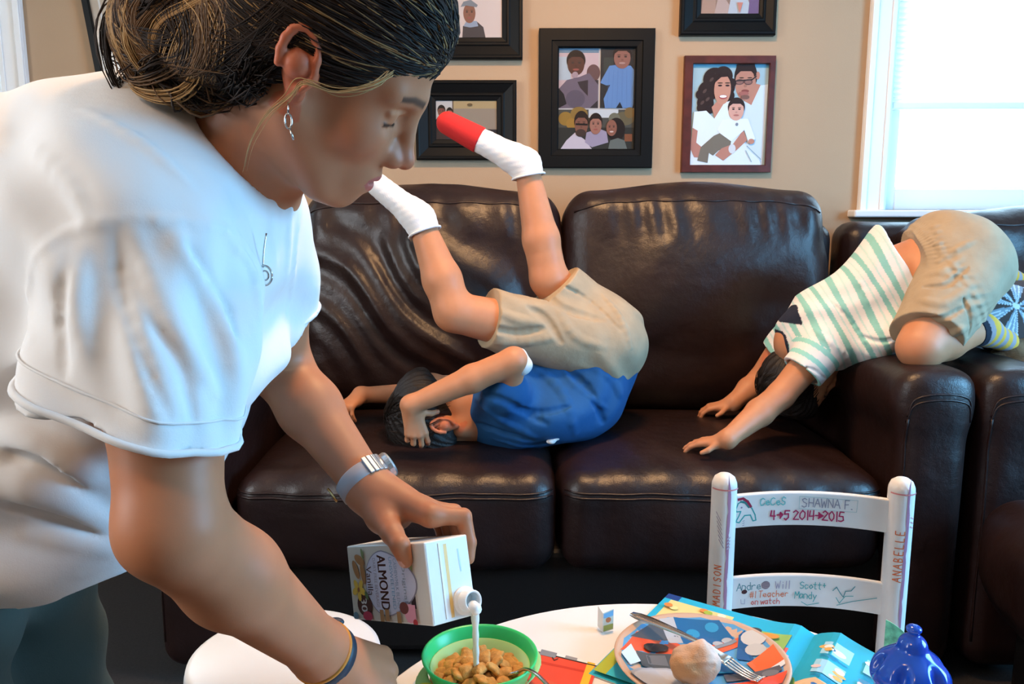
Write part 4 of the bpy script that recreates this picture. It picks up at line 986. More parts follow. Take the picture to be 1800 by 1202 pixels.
# curled green card behind the cup
gc = PZ(1572, 1165, TZ)
V, F = [], []
for i in range(9):
    t = i / 8; p = gc + np.array([0.030 * t - 0.006, 0.020 * (1 - t), 0.0]); zt = 0.052 - 0.022 * t ** 1.6
    V += [p + (0, 0, 0.001), p + (0.0, -0.004 * math.sin(t * 3), zt), p + (0.0006, 0.0008, 0.001), p + (0.0006, 0.0008 - 0.004 * math.sin(t * 3), zt)]
for i in range(8): a = 4 * i; F += [(a, a + 4, a + 5, a + 1), (a + 2, a + 3, a + 7, a + 6), (a + 1, a + 5, a + 7, a + 3), (a, a + 2, a + 6, a + 4)]
F += [(0, 1, 3, 2), (32, 34, 35, 33)]
M_GREENC = mat('green_card', (0.18, 0.52, 0.30), 0.5, var=0.5, vscale=90)
tag(mesh('card', V, F, M_GREENC, None, False, loc=tuple(gc)), 'curled pale green card standing up behind the blue cup', 'card')

# blue cup
cb = np.array([0.458, 0.845, TZ + 0.013]); M_BLUE = mat('blue_translucent_plastic', (0.008, 0.085, 0.60), 0.12, trans=0.3, coat=0.4)
cup = thing('cup', 'blue plastic lidded cup at the right edge of the table', 'cup', tuple(cb))
MB().lathe([(0, 0), (.029, 0), (.032, .004), (.036, .034), (.0385, .058), (.0385, .062), (0, .062)], 48, M=TR(cb)).build('body', M_BLUE, cup, smooth=True)
ops = [ell((0, 0, .064), (.0430, .0430, .034), k=0), plane((0, 0, .056), (0, 0, -1), k=.004), cap((0, 0, .080), (0, 0, .100), .026, .0165, k=.008), cap((0, 0, .112), (0, 0, .118), .0045, .0050, k=.003), ell((0, 0, .122), (.0088, .0088, .0055), k=.002)]
for i in range(6):
    a = i * 2 * math.pi / 6 - 1.2
    ops.append(ell((.043 * math.cos(a), .043 * math.sin(a), .088), (.014, .0085, .024), TR((0, 0, 0), (0, 0, a))[:3, :3], k=.006, mode='s'))
V, F = sculpt(ops, 0.0015)
mesh('lid', V + cb, F, M_BLUE, cup)

# green bowl with yellow-dotted tabs, cereal, spoon
BC = np.array([-0.040, 0.915, TZ + 0.0015]); M_GREEN = mat('green_translucent_plastic', (0.035, 0.50, 0.15), 0.3, sss=0.4, sub_r=(.4, 1, .5), spec=.4); M_LIME = mat('lime_plastic', (0.36, 0.60, 0.22), 0.4, sss=0.3, sub_r=(.6, 1, .4)); M_YELL = mat('yellow_rubber', (0.72, 0.62, 0.03), 0.5)
bowl = thing('bowl', "child's green plastic bowl with yellow tabs, full of cereal", 'bowl', tuple(BC))
MB().lathe([(0, 0.002), (.040, 0), (.044, .003), (.056, .025), (.066, .050), (.0715, .060), (.0720, .063), (.0700, .0635), (.0675, .061), (.0630, .050), (.053, .026), (.041, .008), (0, .006)], 64, M=TR(BC)).build('bowl_wall', M_GREEN, bowl, smooth=True)
M_INNER = M_LIME
MB().lathe([(.0405, .0085), (.0525, .0265), (.0615, .047), (.0622, .0485), (.0608, .0483), (.0508, .0285), (.039, .0105), (0, .0075)], 64, M=TR(BC)).build('lining', M_LIME, bowl, smooth=True)
ops = [ell((0, 0, .040), (.088, .064, .0040), TR((0, 0, 0), (0, 0, 0.75))[:3, :3], k=0), cap((0, 0, .034), (0, 0, .046), .0632, .0648, k=.002, mode='s')]
V, F = sculpt(ops, 0.0016); mesh('side_tabs', V + BC, F, M_LIME, bowl)
for s in (1, -1):
    e = np.array([math.cos(.75), math.sin(.75), 0]) * s; c_ = BC + e * .0735 + (0, 0, .0425)
    tb = mesh('yellow_tab', *(lambda vf: (vf[0] + c_, vf[1]))(sculpt([ell((0, 0, 0), (.0125, .024, .0030), TR((0, 0, 0), (0, 0, .75))[:3, :3], k=0)], 0.0012)), M_YELL, bowl)
    md = MB(); n_ = np.array([-e[1], e[0], 0])
    for j in (-1, 0, 1): md.lathe([(.0018, 0), (.0018, .0006), (0, .0008)], 10, M=TR(c_ + n_ * j * .011 + e * .001 + (0, 0, .0026 - .0004 * abs(j))))
    md.build('dot', mat('green_dots', (.16, .36, .05), .5), tb)
M_CER = mat('toasted_cereal', (0.56, 0.27, 0.065), 0.75, bump=0.5, bscale=900, var=0.25, vscale=120)
cer = []
for s_ in range(3):
    a_ = 0.0098 + .0006 * s_
    ops = [rbox((0, 0, 0), (a_, a_ * .85, .0030), .0028, k=0), ell((0, 0, .0016), (a_ * .8, a_ * .62, .0046), k=.003), ell((a_ * .6, a_ * .4, 0), (.004, .004, .0042), k=.003), ell((-a_ * .6, -a_ * .35, 0), (.0042, .004, .004), k=.003),
           disp(lambda X, Y, Z, s_=s_: 0.0006 * nz(X, Y, Z, 700, s_) + 14 * (X * X - Y * Y) * (1 if s_ else -1) * .25)]
    V, F = sculpt(ops, 0.0011)
    me_o = mesh('cereal_piece', V, F, M_CER, None)
    cer.append(me_o.data); bpy.data.objects.remove(me_o)
rr = random.Random(5); pts = []
for i in range(2500):
    a, r = rr.uniform(0, 2 * math.pi), .054 * math.sqrt(rr.random()); zc = .041 - 0.45 * r * r / .054 + rr.choice([0, 0, .007, .012])
    p = np.array([r * math.cos(a), r * math.sin(a) - 0.002, zc])
    if r > .044 and p[2] < .030: p[2] = .033
    if all(np.linalg.norm((p - q_) * (1, 1, .9)) > .0118 for q_ in pts): pts.append(p)
for i, p in enumerate(pts[:75]):
    o = bpy.data.objects.new('cereal_piece', cer[i % 3]); COL.objects.link(o); o.location = tuple(BC + p); o.rotation_euler = (rr.uniform(-.7, .7), rr.uniform(-.7, .7), rr.uniform(0, 6.28))
    tag(o, 'golden brown cereal square in the green bowl', 'cereal', 'cereal squares in the bowl')
spA = BC + np.array([.042, -.016, .046]); spB = BC + np.array([.056, -.040, .066])
spoon = thing('spoon', 'small shiny spoon tip among the cereal by the rim of the bowl', 'spoon', tuple(spA))
V, F = sculpt([ell((0, 0, 0), (.017, .010, .004), k=0), ell((0, 0, .0035), (.0155, .0088, .004), k=.001, mode='s')], 0.001); mesh('spoon_bowl', xf(frame(spA, spB - spA, (0, 0, 1)), V), F, M_STEEL, spoon)
MB().tube(smooth_path([spA + (spB - spA) * .4, spB, spB + (.012, -.03, .012), spB + (.03, -.07, .016)], 12), .0022, 8).build('handle', M_STEEL, spoon, smooth=True)
# ------------------------------------------------------------------ people
M_SKIN = mat('skin', (1, 1, 1), 0.48, attr=True, sss=0.12, spec=0.35, bump=0.10, bscale=900, bdist=0.0006, var=0.05, vscale=30)
M_HAIRW = mat('hair_strands', (1, 1, 1), 0.55, attr=True, spec=0.13)
M_TEE = mat('white_cotton', (0.70, 0.69, 0.69), 0.9, bump=0.25, bscale=700, bdist=0.0006, bump2=0.12, b2scale=24, sheen=0.15)
M_PANTS = mat('olive_green_cotton', (0.050, 0.066, 0.056), 0.85, bump=0.3, bscale=600, bdist=0.001, bump2=0.3, b2scale=14)
M_KHAKI = mat('khaki_cotton', (0.37, 0.28, 0.18), 0.85, bump=0.3, bscale=700, bdist=0.0008, bump2=0.25, b2scale=30, var=0.08, vscale=20)
M_BLUES = mat('royal_blue_jersey', (0.006, 0.078, 0.235), 0.85, bump=0.2, bscale=700, bdist=0.0006, bump2=0.25, b2scale=22)
M_SOCK = mat('white_sock_knit', (0.78, 0.78, 0.80), 0.95, bump=0.5, bscale=500, bdist=0.0012)
M_COLOUR = mat('dyed_cotton', (1, 1, 1), 0.9, attr=True, bump=0.25, bscale=700, bdist=0.0006, bump2=0.22, b2scale=28)
M_HAIRD = mat('dark_hair', (0.014, 0.010, 0.009), 0.5, bump=0.7, bscale=380, bdist=0.002, spec=0.4)
SKIN_W = np.array([0.42, 0.165, 0.080]); SKIN_B = np.array([0.52, 0.225, 0.115])

class Fr:
    """local frame: local x, y, z to the world"""
    def __init__(s, M, sc=1.0): s.M = np.array(M, float); s.R = s.M[:3, :3] / np.linalg.norm(s.M[:3, :3], axis=0); s.s = sc
    def p(s, a): return s.R @ (np.array(a, float) * s.s) + s.M[:3, 3]
    def inv(s, V): return ((V - s.M[:3, 3]) @ s.R) / s.s
    def ell(s, c, r, k=.01, mode='u', rot=None):
        R = s.R if rot is None else s.R @ np.array(Euler(rot).to_matrix())
        return ell(s.p(c), np.array(r) * s.s, R, k * s.s, mode)
    def cap(s, a, b, ra, rb=None, k=.01, mode='u'): return cap(s.p(a), s.p(b), ra * s.s, (ra if rb is None else rb) * s.s, k * s.s, mode)
def rot_axes(fwd, up):
    f = np.array(fwd, float); f /= np.linalg.norm(f); u = np.array(up, float); u -= f * (f @ u); u /= np.linalg.norm(u)
    return np.c_[f, np.cross(u, f), u]
def fr(o, fwd, up, s=1.0):
    M = np.eye(4); M[:3, :3] = rot_axes(fwd, up); M[:3, 3] = o
    return Fr(M, s)

def head_ops(H, child=0.0):
    """x forward, y to the person's left, z up, origin between the ears"""
    e, c = H.ell, H.cap
    o = [e((-.014, 0, .048), (.096, .075, .080)), e((.046, 0, .052), (.047, .058, .056), .03),
         e((.048, 0, -.018), (.046, .054, .062), .035), e((.036, 0, -.068), (.048, .044, .034), .03)]
    for s in (-1, 1):
        o += [e((.060, s * .036, -.024), (.026, .022, .024), .02), c((-.002, s * .053, -.040), (.060, s * .024, -.096), .019, .015, .03),
              c((.090, s * .008, .030), (.072, s * .046, .029), .010, .008, .016)]
    o += [e((.080, 0, -.098), (.017, .020, .015), .022), e((.083, 0, -.064), (.022, .030, .026), .02)]
    for s in (-1, 1): o.append(e((.093, s * .032, .006), (.013, .017, .011), .014, 's'))
    for s in (-1, 1):
        o += [e((.0735, s * .0315, .005), (.0135, .0150, .0130), .003), c((.0868, s * .018, -.0005), (.080, s * .047, -.0005), .0014, .0012, .003), c((.086, s * .020, .013), (.079, s * .046, .011), .0030, .0025, .005)]
    o += [c((.094, 0, .022), (.113, 0, -.024), .0070, .0095, .012), e((.1165, 0, -.029), (.0115, .0110, .0100), .008)]
    for s in (-1, 1): o += [e((.106, s * .0125, -.034), (.0105, .0065, .0080), .005)]
    for s in (-1, 1): o += [c((.098, s * .009, -.030), (.072, s * .022, -.036), .0115, .016, .010)]
    for s in (-1, 1): o += [e((.110, s * .0065, -.0425), (.0055, .0030, .0040), .002, 's')]
    for s in (-1, 1):
        o += [c((.1015, s * .003, -.0600), (.090, s * .022, -.0655), .0058, .0030, .005), c((.0985, 0, -.0745), (.088, s * .020, -.0675), .0066, .0030, .005)]
    o.append(e((.104, 0, -.0665), (.018, .020, .0022), .002, 's'))
    for s in (-1, 1):   # ears
        o.append(c((-.004, s * .066, .002), (-.012, s * .076, .004), .014, .014, .012))
        ear = [e((-.010, s * .0775, .006), (.0175, .0055, .029), .004, rot=(s * -0.12, -0.25, s * 0.30)), e((.0, s * .0735, -.020), (.008, .0045, .010), .006)]
        a = np.linspace(-0.9, 3.6, 12); rim = [(-.013 - .0185 * math.sin(t_) * 0 + .0165 * math.cos(t_) - .006 * (math.sin(t_)), s * (.080 + .004 * (1 - math.cos(t_)) * .5), .008 + .0275 * math.sin(t_)) for t_ in a]
        for i in range(len(rim) - 1): ear.append(c(rim[i], rim[i + 1], .0042, .0042, .003))
        ear.append(e((-.0060, s * .0830, .000), (.0095, .0070, .0145), .004, 's')); ear.append(e((-.010, s * .0835, .019), (.0085, .0045, .0075), .003, 's')); ear.append(e((.0065, s * .0770, .000), (.0045, .0040, .006), .003))
        o.append(group(ear, k=.003 * H.s))
    return o
def head_color(H, V, base, lips=(0.42, 0.09, 0.075), brow=(0.05, 0.028, 0.02), ruddy=1.0):
    L = H.inv(V); c = np.tile(base, (len(V), 1)); x, y, z = L[:, 0], L[:, 1], L[:, 2]; ay = np.abs(y)
    def blend(w, col):
        nonlocal c
        w = np.clip(w, 0, 1)[:, None]; c = c * (1 - w) + np.array(col) * w
    near = (x ** 2 + y ** 2 + z ** 2) < .16 ** 2
    blend(near * 0.55 * ruddy * np.exp(-(((x - .07) / .03) ** 2 + ((ay - .042) / .022) ** 2 + ((z + .03) / .02) ** 2)), base * (1.05, .72, .70))
    blend(near * 0.75 * ruddy * np.exp(-(((x - .115) / .02) ** 2 + (y / .02) ** 2 + ((z + .03) / .016) ** 2)), base * (1.08, .66, .62))
    blend(near * 0.7 * ruddy * ((ay > .069) & (x < .02) & (np.abs(z) < .045)), base * (1.1, .60, .55))
    lipz = -.0665 + 0 * x
    w = (x > .082) & (ay < .024 - .0) & (np.abs(z - lipz) < .0105 * np.sqrt(np.clip(1 - (ay / .025) ** 2, 0, 1)))
    blend(near * w * .85, lips)
    bz = .031 - .22 * np.clip(ay - .036, 0, 1) + .10 * np.clip(ay - .012, 0, .024)
    w = ((x > .055) & (ay > .011) & (ay < .052)) * 1.0
    w = w * np.exp(-((z - bz) / (.0042 - .05 * np.clip(ay - .032, 0, .04))) ** 4)
    blend(near * w * .9, brow)
    w = ((x > .070) & (ay > .0185) & (ay < .0475)) * 1.0
    w = w * np.exp(-((z + .0016) / .0026) ** 4)
    blend(near * w * .95, (0.016, 0.010, 0.008))
    blend(near * .35 * np.exp(-(((x - .08) / .02) ** 2 + ((ay - .03) / .018) ** 2 + ((z + .012) / .007) ** 2)), base * (.72, .66, .72))
    return c
def nearest_mix(V, pts, r): return np.min([np.linalg.norm(V - p, axis=1) for p in pts], axis=0) < r
FL_ = [.072, .080, .074, .058]
def hand_ops(H, side, curls, thumb=((.030, .030, -.010), (.058, .044, -.018), (.080, .046, -.024)), spread=0.10, k=.008):
    """x along the fingers, z = back of the hand, thumb on +y * side; scale 1 = adult hand of 0.18 m"""
    e, c = H.ell, H.cap
    o = [e((.0, 0, 0), (.030, .024, .018), .01), c((.005, .016 * side, 0), (.085, .028 * side, .002), .0145, .0120, .012), c((.005, .004 * side, 0), (.088, .008 * side, .004), .0150, .0125, .012), c((.005, -.008 * side, 0), (.084, -.012 * side, .002), .0150, .0120, .012), c((.005, -.016 * side, -.002), (.076, -.030 * side, -.002), .0145, .0105, .012),
         e((.030, .022 * side, -.010), (.028, .014, .013), .012), e((.025, -.020 * side, -.010), (.030, .012, .012), .012)]
    bx = [(.088, .028, .002), (.092, .009, .004), (.087, -.013, .002), (.079, -.029, -.002)]
    fingers = []
    for f in range(4):
        p = np.array(bx[f]) * (1, side, 1); sp = (1.5 - f) * spread; L = FL_[f]; a = 0
        rad = [.0098, .0090, .0080, .0068] if f < 3 else [.0085, .0078, .0070, .0060]
        pts = [p]
        for seg, frac in enumerate((.45, .30, .25)):
            a += curls[f][seg]; d = np.array([math.cos(a) * math.cos(sp), math.sin(sp) * side * math.cos(a), -math.sin(a)])
            p = p + d * L * frac; pts.append(p)
        fo = [c(pts[i], pts[i + 1], rad[i], rad[i + 1], .003) for i in range(3)]
        fingers.append(group(fo, k=(.0012 if f else 0) * H.s))
    o.append(group(fingers, k=k * H.s))
    t0 = np.array((.012, .016 * side, -.008)); tp = [t0] + [np.array(t_) * (1, side, 1) for t_ in thumb]
    o += [c(tp[0], tp[1], .0155, .0125, .012), c(tp[1], tp[2], .0118, .0105, .004), c(tp[2], tp[3], .0105, .0085, .003)]
    return o
def finger(pts, r, k=.003): return group(limb(pts, r, k), k=0)

# ---------------------------------------------------------------- the woman leaning over from the left
woman = thing('person', 'woman in a loose white t-shirt leaning over from the left, pouring milk from a carton', 'person', (-0.62, 0.88, 0))
def ypr(yaw, pitch, roll):
    return np.array(Matrix.Rotation(math.radians(yaw), 3, 'Z') @ Matrix.Rotation(math.radians(pitch), 3, 'Y') @ Matrix.Rotation(math.radians(roll), 3, 'X'))
_m = np.eye(4); _m[:3, :3] = ypr(13.5, 35.3, 20.0); _m[:3, 3] = (-.1825, .800, 1.243)
Hd = Fr(_m, .97)
Sn, Sf = P(282, 455, 0.715), P(455, 395, 1.03)
En, Wn = P(300, 925, 0.635), P(563, 1143, 0.80)
Ef, Wf = P(494, 648, 1.10), P(648, 858, 0.985)
neck1 = np.array([-.325, .875, 1.12]); nkd = Hd.p((-.012, 0, -.035)) - neck1; nkd /= np.linalg.norm(nkd)
body = head_ops(Hd) + [cap(Hd.p((-.012, 0, -.035)), neck1, .052, .060, k=.03), cap(neck1, (-.42, .88, 1.06), .085, .11, k=.05), cap((-.36, .78, 1.09), (-.36, .97, 1.09), .075, .075, k=.05)]
body += [cap(Sn, Sn + (En - Sn) * .5, .053, .049, k=.04), cap(Sn + (En - Sn) * .5, En, .049, .042, k=.02), cap(En, En + (Wn - En) * .35, .043, .043, k=.015), cap(En + (Wn - En) * .35, Wn, .043, .029, k=.02)]
body += [cap(Sf, Sf + (Ef - Sf) * .5, .052, .048, k=.04), cap(Sf + (Ef - Sf) * .5, Ef, .047, .041, k=.02), cap(Ef, Ef + (Wf - Ef) * .35, .042, .041, k=.015), cap(Ef + (Wf - Ef) * .35, Wf, .040, .027, k=.02)]
# far hand on the carton (explicit joints)
A_, B_, C_, D_ = P(609, 960, 1.0), P(744.5, 953.5, 0.87), P(818, 968, 0.905), P(596, 1081, 1.0)
ca = (B_ - A_) / np.linalg.norm(B_ - A_)                      # towards the pouring end
cw = D_ - A_; cw = cw - ca * (cw @ ca); cw /= np.linalg.norm(cw)     # down along the width
ct = np.cross(cw, ca); ct = ct if ct @ (C_ - B_) > 0 else -ct       # away from the camera
hw = []
mcp = [P(757, 906, .925), P(742, 893, .945), P(722, 886, .967), P(702, 889, .99)]
base = B_ + ct * .0635
for i in range(4):
    s_ = [.018, .036, .054, .070][i]
    over = base - ca * s_
    pip = over + ct * .010 - cw * [.020, .026, .024, .016][i]; dip = over + ct * .014 + cw * .012; tip = over + ct * .010 + cw * .030
    hw.append(finger([mcp[i], pip, dip, tip], [.0120, .0105, .0090, .0078] if i < 3 else [.0105, .0092, .0082, .007]))
thumb = [P(672, 908, .945), P(690, 938, .905), P(706, 958, .885)- ct * .002, P(718, 984, .883) - ct * .004]
body += [cap(Wf, P(690, 893, .965), .027, .030, k=.02), cap(Wf, mcp[0], .024, .0135, k=.015), cap(Wf, mcp[1], .024, .0135, k=.012), cap(Wf, mcp[2], .024, .0130, k=.012), cap(Wf, mcp[3], .023, .0120, k=.012)]
body += [group(hw, k=.010), cap(Wf, thumb[0], .024, .018, k=.015), cap(thumb[0], thumb[1], .018, .0135, k=.012), cap(thumb[1], thumb[2], .013, .0115, k=.004), cap(thumb[2], thumb[3], .0118, .0090, k=.003)]
# near hand, half closed beside the bowl
nd = P(672, 1192, 0.855) - Wn; Hn = fr(Wn + nd / np.linalg.norm(nd) * .020, nd, (0.05, -.55, 1), 1.0)
body += [cap(Wn, Hn.p((.02, 0, 0)), .029, .020, k=.02)] + hand_ops(Hn, 1, [(.75, 1.1, .7), (.85, 1.2, .7), (.9, 1.2, .7), (.9, 1.2, .7)], thumb=((.032, .028, -.020), (.058, .030, -.036), (.078, .020, -.046)))
V, F = sculpt(body, 0.0019)
col = head_color(Hd, V, SKIN_W)
tipc = [thumb[3] - ct * .006 + cw * .002]
nail = nearest_mix(V, [thumb[3] - ct * .0085 + cw * .004], .0058); col[nail] = (0.62, 0.36, 0.30)
w_body = mesh('body', V, F, M_SKIN, woman, colors=col)

# shirt: loose shell with sleeves
SE = P(225, 716, .665); SD = np.array([-.33, .0, -.94]); SD /= np.linalg.norm(SD)
dn = (En - Sn) / np.linalg.norm(En - Sn); df = (Ef - Sf) / np.linalg.norm(Ef - Sf)
slf_o = Sf + (Ef - Sf) * .60
def torso_ops(g):
    hip, belly, chest, upper = np.array([-.66, .88, .80]), np.array([-.55, .86, .83]), np.array([-.44, .875, 1.02]), np.array([-.365, .875, 1.105])
    R = rot_axes((.62, 0, .78), (-.78, 0, .62))
    o = [ell(hip, np.array([.20, .195, .185]) + g, rot_axes((.7, 0, .7), (-.7, 0, .7)), k=.05), ell(belly, np.array([.165, .175, .15]) + g, R, k=.08), ell(chest, np.array([.185, .18, .15]) + g, R, k=.08), ell(upper, np.array([.11, .165, .105]) + g, R, k=.06)]
    o += [cap((-.41, .88, 1.10), (-.76, .88, 1.05), .135 + g, .155 + g, k=.05)]
    o += [cap((-.39, .80, .98), (-.50, .80, .74), .105 + g, .085 + g, k=.06), cap((-.39, .95, .98), (-.50, .94, .74), .105 + g, .085 + g, k=.06)]
    o += [ell((-.545, .86, .745), np.array([.125, .165, .10]) + g, k=.06)]
    o += [cap((-.36, .74, 1.085), (-.36, 1.0, 1.085), .090 + g, .090 + g, k=.05), cap(neck1 + nkd * .012, (-.41, .88, 1.05), .070 + g, .12 + g, k=.05)]
    return o
def sleeve_near(g, ext=0.0):
    e1, e2 = P(276, 770, .645), P(165, 735, .685)
    return group([cap(Sn + (-.012, .0, .0), e1 + SD * .02, .084 + g, .068 + g, k=.04), cap(Sn + (-.03, .04, .0), e2 + SD * .02, .075 + g, .062 + g, k=.05), cap(Sn + (-.02, .03, -.05), SE + SD * .03, .080 + g, .072 + g, k=.05), plane(SE + SD * ext, SD)], k=.022)
def sleeve_far(g, ext=0.0):
    return group([cap(Sf + (0, -.05, .0), Sf + (Ef - Sf) * .3, .068 + g, .060 + g, k=.05), cap(Sf + (Ef - Sf) * .3, Sf + (Ef - Sf) * .85, .060 + g, .060 + g, k=.02), plane(slf_o + df * ext, df)], k=.04)
hem_n = np.array([.10, -.05, -1.0]); hem_o = P(130, 1034, .74)
def cutcap(o, n, r, depth=.3):
    """removes everything past the plane within r of the axis"""
    o = np.array(o); n = np.array(n) / np.linalg.norm(n)
    def fn(X, Y, Z):
        a = (X - o[0]) * n[0] + (Y - o[1]) * n[1] + (Z - o[2]) * n[2]
        rr_ = np.sqrt(np.maximum((X - o[0]) ** 2 + (Y - o[1]) ** 2 + (Z - o[2]) ** 2 - a * a, 0))
        return np.maximum(np.maximum(-a, rr_ - r), a - depth)
    e = np.full(3, r + depth)
    return Op(fn, o - e, o + e, .0, 's')
sl_o = SE
def tee_disp(X, Y, Z):
    w = X * .55 + Z * .85
    d = .0045 * np.sin(w * 58 + 2.2 * np.sin(X * 14 + Y * 9) + 1.0) * (.5 + .5 * np.sin(X * 9 + Z * 13 + Y * 5)) + .0035 * nz(X, Y, Z, 17, .6)
    # pull folds across the sleeve, towards the armpit
    px, py, pz = X - Sn[0], Y - Sn[1], Z - Sn[2]
    t_ = px * dn[0] + py * dn[1] + pz * dn[2]
    ang = np.arctan2(px - t_ * dn[0], -(py - t_ * dn[1]))
    sm = np.exp(-((t_ - .10) / .09) ** 2) * (np.sqrt(px ** 2 + py ** 2 + pz ** 2) < .28)
    d = d + sm * .0065 * np.sin(ang * 5.0 + t_ * 26 + .9 * np.sin(t_ * 30)) + sm * .002 * np.sin(ang * 11 - t_ * 34)
    # flank folds
    fl = np.exp(-((X + .55) / .14) ** 2) * np.exp(-((Z - .83) / .15) ** 2)
    d = d + fl * .011 * np.sin(Z * 48 - X * 26 + 2 * np.sin(X * 15 + Z * 9))
    return d
neck_o = np.array([-.295, .868, 1.158])
nk_cut = [cap(neck1 + nkd * .082, neck1 + nkd * .17, .060, .080, k=.006, mode='s')]
ops = torso_ops(0.0) + [plane(hem_o, hem_n), sleeve_near(0), sleeve_far(0), disp(tee_disp)]
inner = torso_ops(-.013) + [sleeve_near(-.013, .03), sleeve_far(-.013, .03), disp(tee_disp)]
def inn(X, Y, Z):
    l = np.array([X.min(), Y.min(), Z.min()]); h = np.array([X.max(), Y.max(), Z.max()])
    return np.maximum(evalops(inner, X, Y, Z, l, h, .06), evalops(outer_, X, Y, Z, l, h, .06) + .0125)
outer_ = torso_ops(0.0) + [sleeve_near(0, .1), sleeve_far(0, .1), disp(tee_disp)]
FO = [([(232, 388), (262, 470), (310, 580), (372, 690)], .0075, 1), ([(300, 400), (350, 500), (400, 590), (415, 660)], .0070, 1), ([(205, 420), (215, 520), (255, 640), (300, 735)], .0060, -1), ([(330, 430), (390, 520), (420, 600)], .0062, -1),
      ([(150, 440), (140, 540), (160, 640)], .0065, 1), ([(110, 480), (105, 570), (115, 660)], .0062, -1), ([(265, 560), (320, 650), (345, 750)], .0062, -1), ([(400, 420), (440, 480), (455, 560)], .0055, 1), 
      ([(58, 600), (62, 470), (120, 415), (210, 386), (320, 392), (405, 410), (455, 470)], .0042, 1),
      ([(0, 745), (90, 790), (170, 835)], .011, 1), ([(0, 800), (70, 815), (150, 870)], .009, -1), ([(20, 850), (110, 870), (190, 915)], .011, 1), ([(0, 880), (90, 905), (170, 940)], .008, -1), ([(30, 935), (120, 945), (205, 965)], .008, 1), ([(0, 965), (70, 990), (140, 1005), (215, 975)], .0040, 1),
      ([(478, 320), (470, 400), (478, 480)], .005, 1), ([(505, 320), (500, 420), (495, 500)], .0055, 1), ([(525, 350), (512, 440), (508, 520)], .005, 1), ([(150, 200), (250, 260), (330, 330)], .006, 1), ([(60, 250), (130, 330), (170, 400)], .006, 1)]
V, F = sculpt(ops + creases(torso_ops(0.0) + [plane(hem_o, hem_n), sleeve_near(0), sleeve_far(0), disp(tee_disp)], [(p, r * (.62 if g < 0 else .9), g) for p, r, g in FO]) + [Op(inn, -INF, INF, 0.0, 's')] + nk_cut, 0.0036)
tee = mesh('shirt', V, F, M_TEE, woman)
# stitched hems: sleeve and body
def ring(o, n, ops_, r0, h=.002, nseg=56, tube_r=.0016, push=.0005):
    n = n / np.linalg.norm(n); a = np.cross(n, (0, 1, 0.2)); a /= np.linalg.norm(a); b = np.cross(n, a)
    pts = []
    for i in range(nseg):
        t_ = 2 * math.pi * i / nseg; d = a * math.cos(t_) + b * math.sin(t_)
        rs = np.linspace(0.01, r0, 160); Q = o + np.outer(rs, d); dd = sel(Q, ops_)
        j = np.argmax(dd > 0); pts.append(o + d * (rs[j] if j else r0) + d * push)
    pts = np.array(pts); pts = np.vstack([pts, pts[:1], pts[1:2]])
    return tube(pts, tube_r, 6)
tee_out = [sleeve_near(0, .1), sleeve_far(0, .1), disp(tee_disp)]
mesh('sleeve_hem', *ring(SE - SD * .004, SD, tee_out, .17, tube_r=.0035), M_TEE, tee)
mesh('sleeve_hem', *ring(SE - SD * .026, SD, tee_out, .17, tube_r=.0012), M_TEE, tee)
mesh('sleeve_hem', *ring(slf_o - df * .004, df, tee_out, .11, tube_r=.0035), M_TEE, tee)
# keyhole neckline: edging, little chain and ring
M_SILV = mat('silver_metal', (0.55, 0.53, 0.50), 0.25, metal=1.0)
pc = P(466, 484, .772)
mb = MB(); mb.tube(smooth_path([P(468, 410, .78), P(464, 440, .775), P(462, 470, .772)], 10), .0009, 6)
mb.tube([pc + .007 * np.array([math.cos(a), -.2, 1.35 * math.sin(a)]) for a in np.linspace(0, 6.29, 22)], .0011, 6); mb.tube([pc + .0035 * np.array([math.cos(a), -.2, 1.3 * math.sin(a)]) for a in np.linspace(0, 6.29, 16)], .0009, 6)
mb.build('necklace', M_SILV, woman, smooth=True)
# earring
e0 = Hd.p((-.001, -.079, -.030)); mb = MB(); mb.tube([e0, e0 + (0, -.002, -.010)], .0008, 6)
mb.tube([e0 + (0.003 * math.sin(a), -.002, -.0165 + .0065 * math.cos(a)) for a in np.linspace(0, 6.29, 20)], .0009, 6)
mb.tube([e0 + (.001, -.002, -.023), e0 + (.004, -.002, -.033)], .0009, 6)
mb.build('earring', M_SILV, woman, smooth=True)
# trousers and shoes
ops = [ell((-.67, .88, .76), (.15, .175, .15), k=.04)]
for y in (.79, .98):
    ops += [cap((-.655, y, .74), (-.625, y, .42), .102, .075, k=.05), cap((-.625, y, .42), (-.66, y, .07), .074, .060, k=.03)]
ops += [disp(lambda X, Y, Z: .004 * np.sin(Z * 55 + 2 * np.sin(X * 20 + Y * 14)) * (.5 + .5 * np.sin(Z * 11 + X * 9)) + .003 * nz(X, Y, Z, 20)), plane((0, 0, .88), (0, 0, 1))]
V, F = sculpt(ops, .006)
mesh('trousers', V, F, M_PANTS, woman)
M_SHOE = mat('dark_shoe', (.03, .03, .035), .6)
for y in (.79, .98):
    V, F = sculpt([cap((-.69, y, .05), (-.55, y, .035), .045, .035, k=.02), cap((-.66, y, .09), (-.66, y, .05), .05, .045, k=.03), plane((0, 0, .002), (0, 0, -1))], .006)
    mesh('shoe', V, F, M_SHOE, woman)
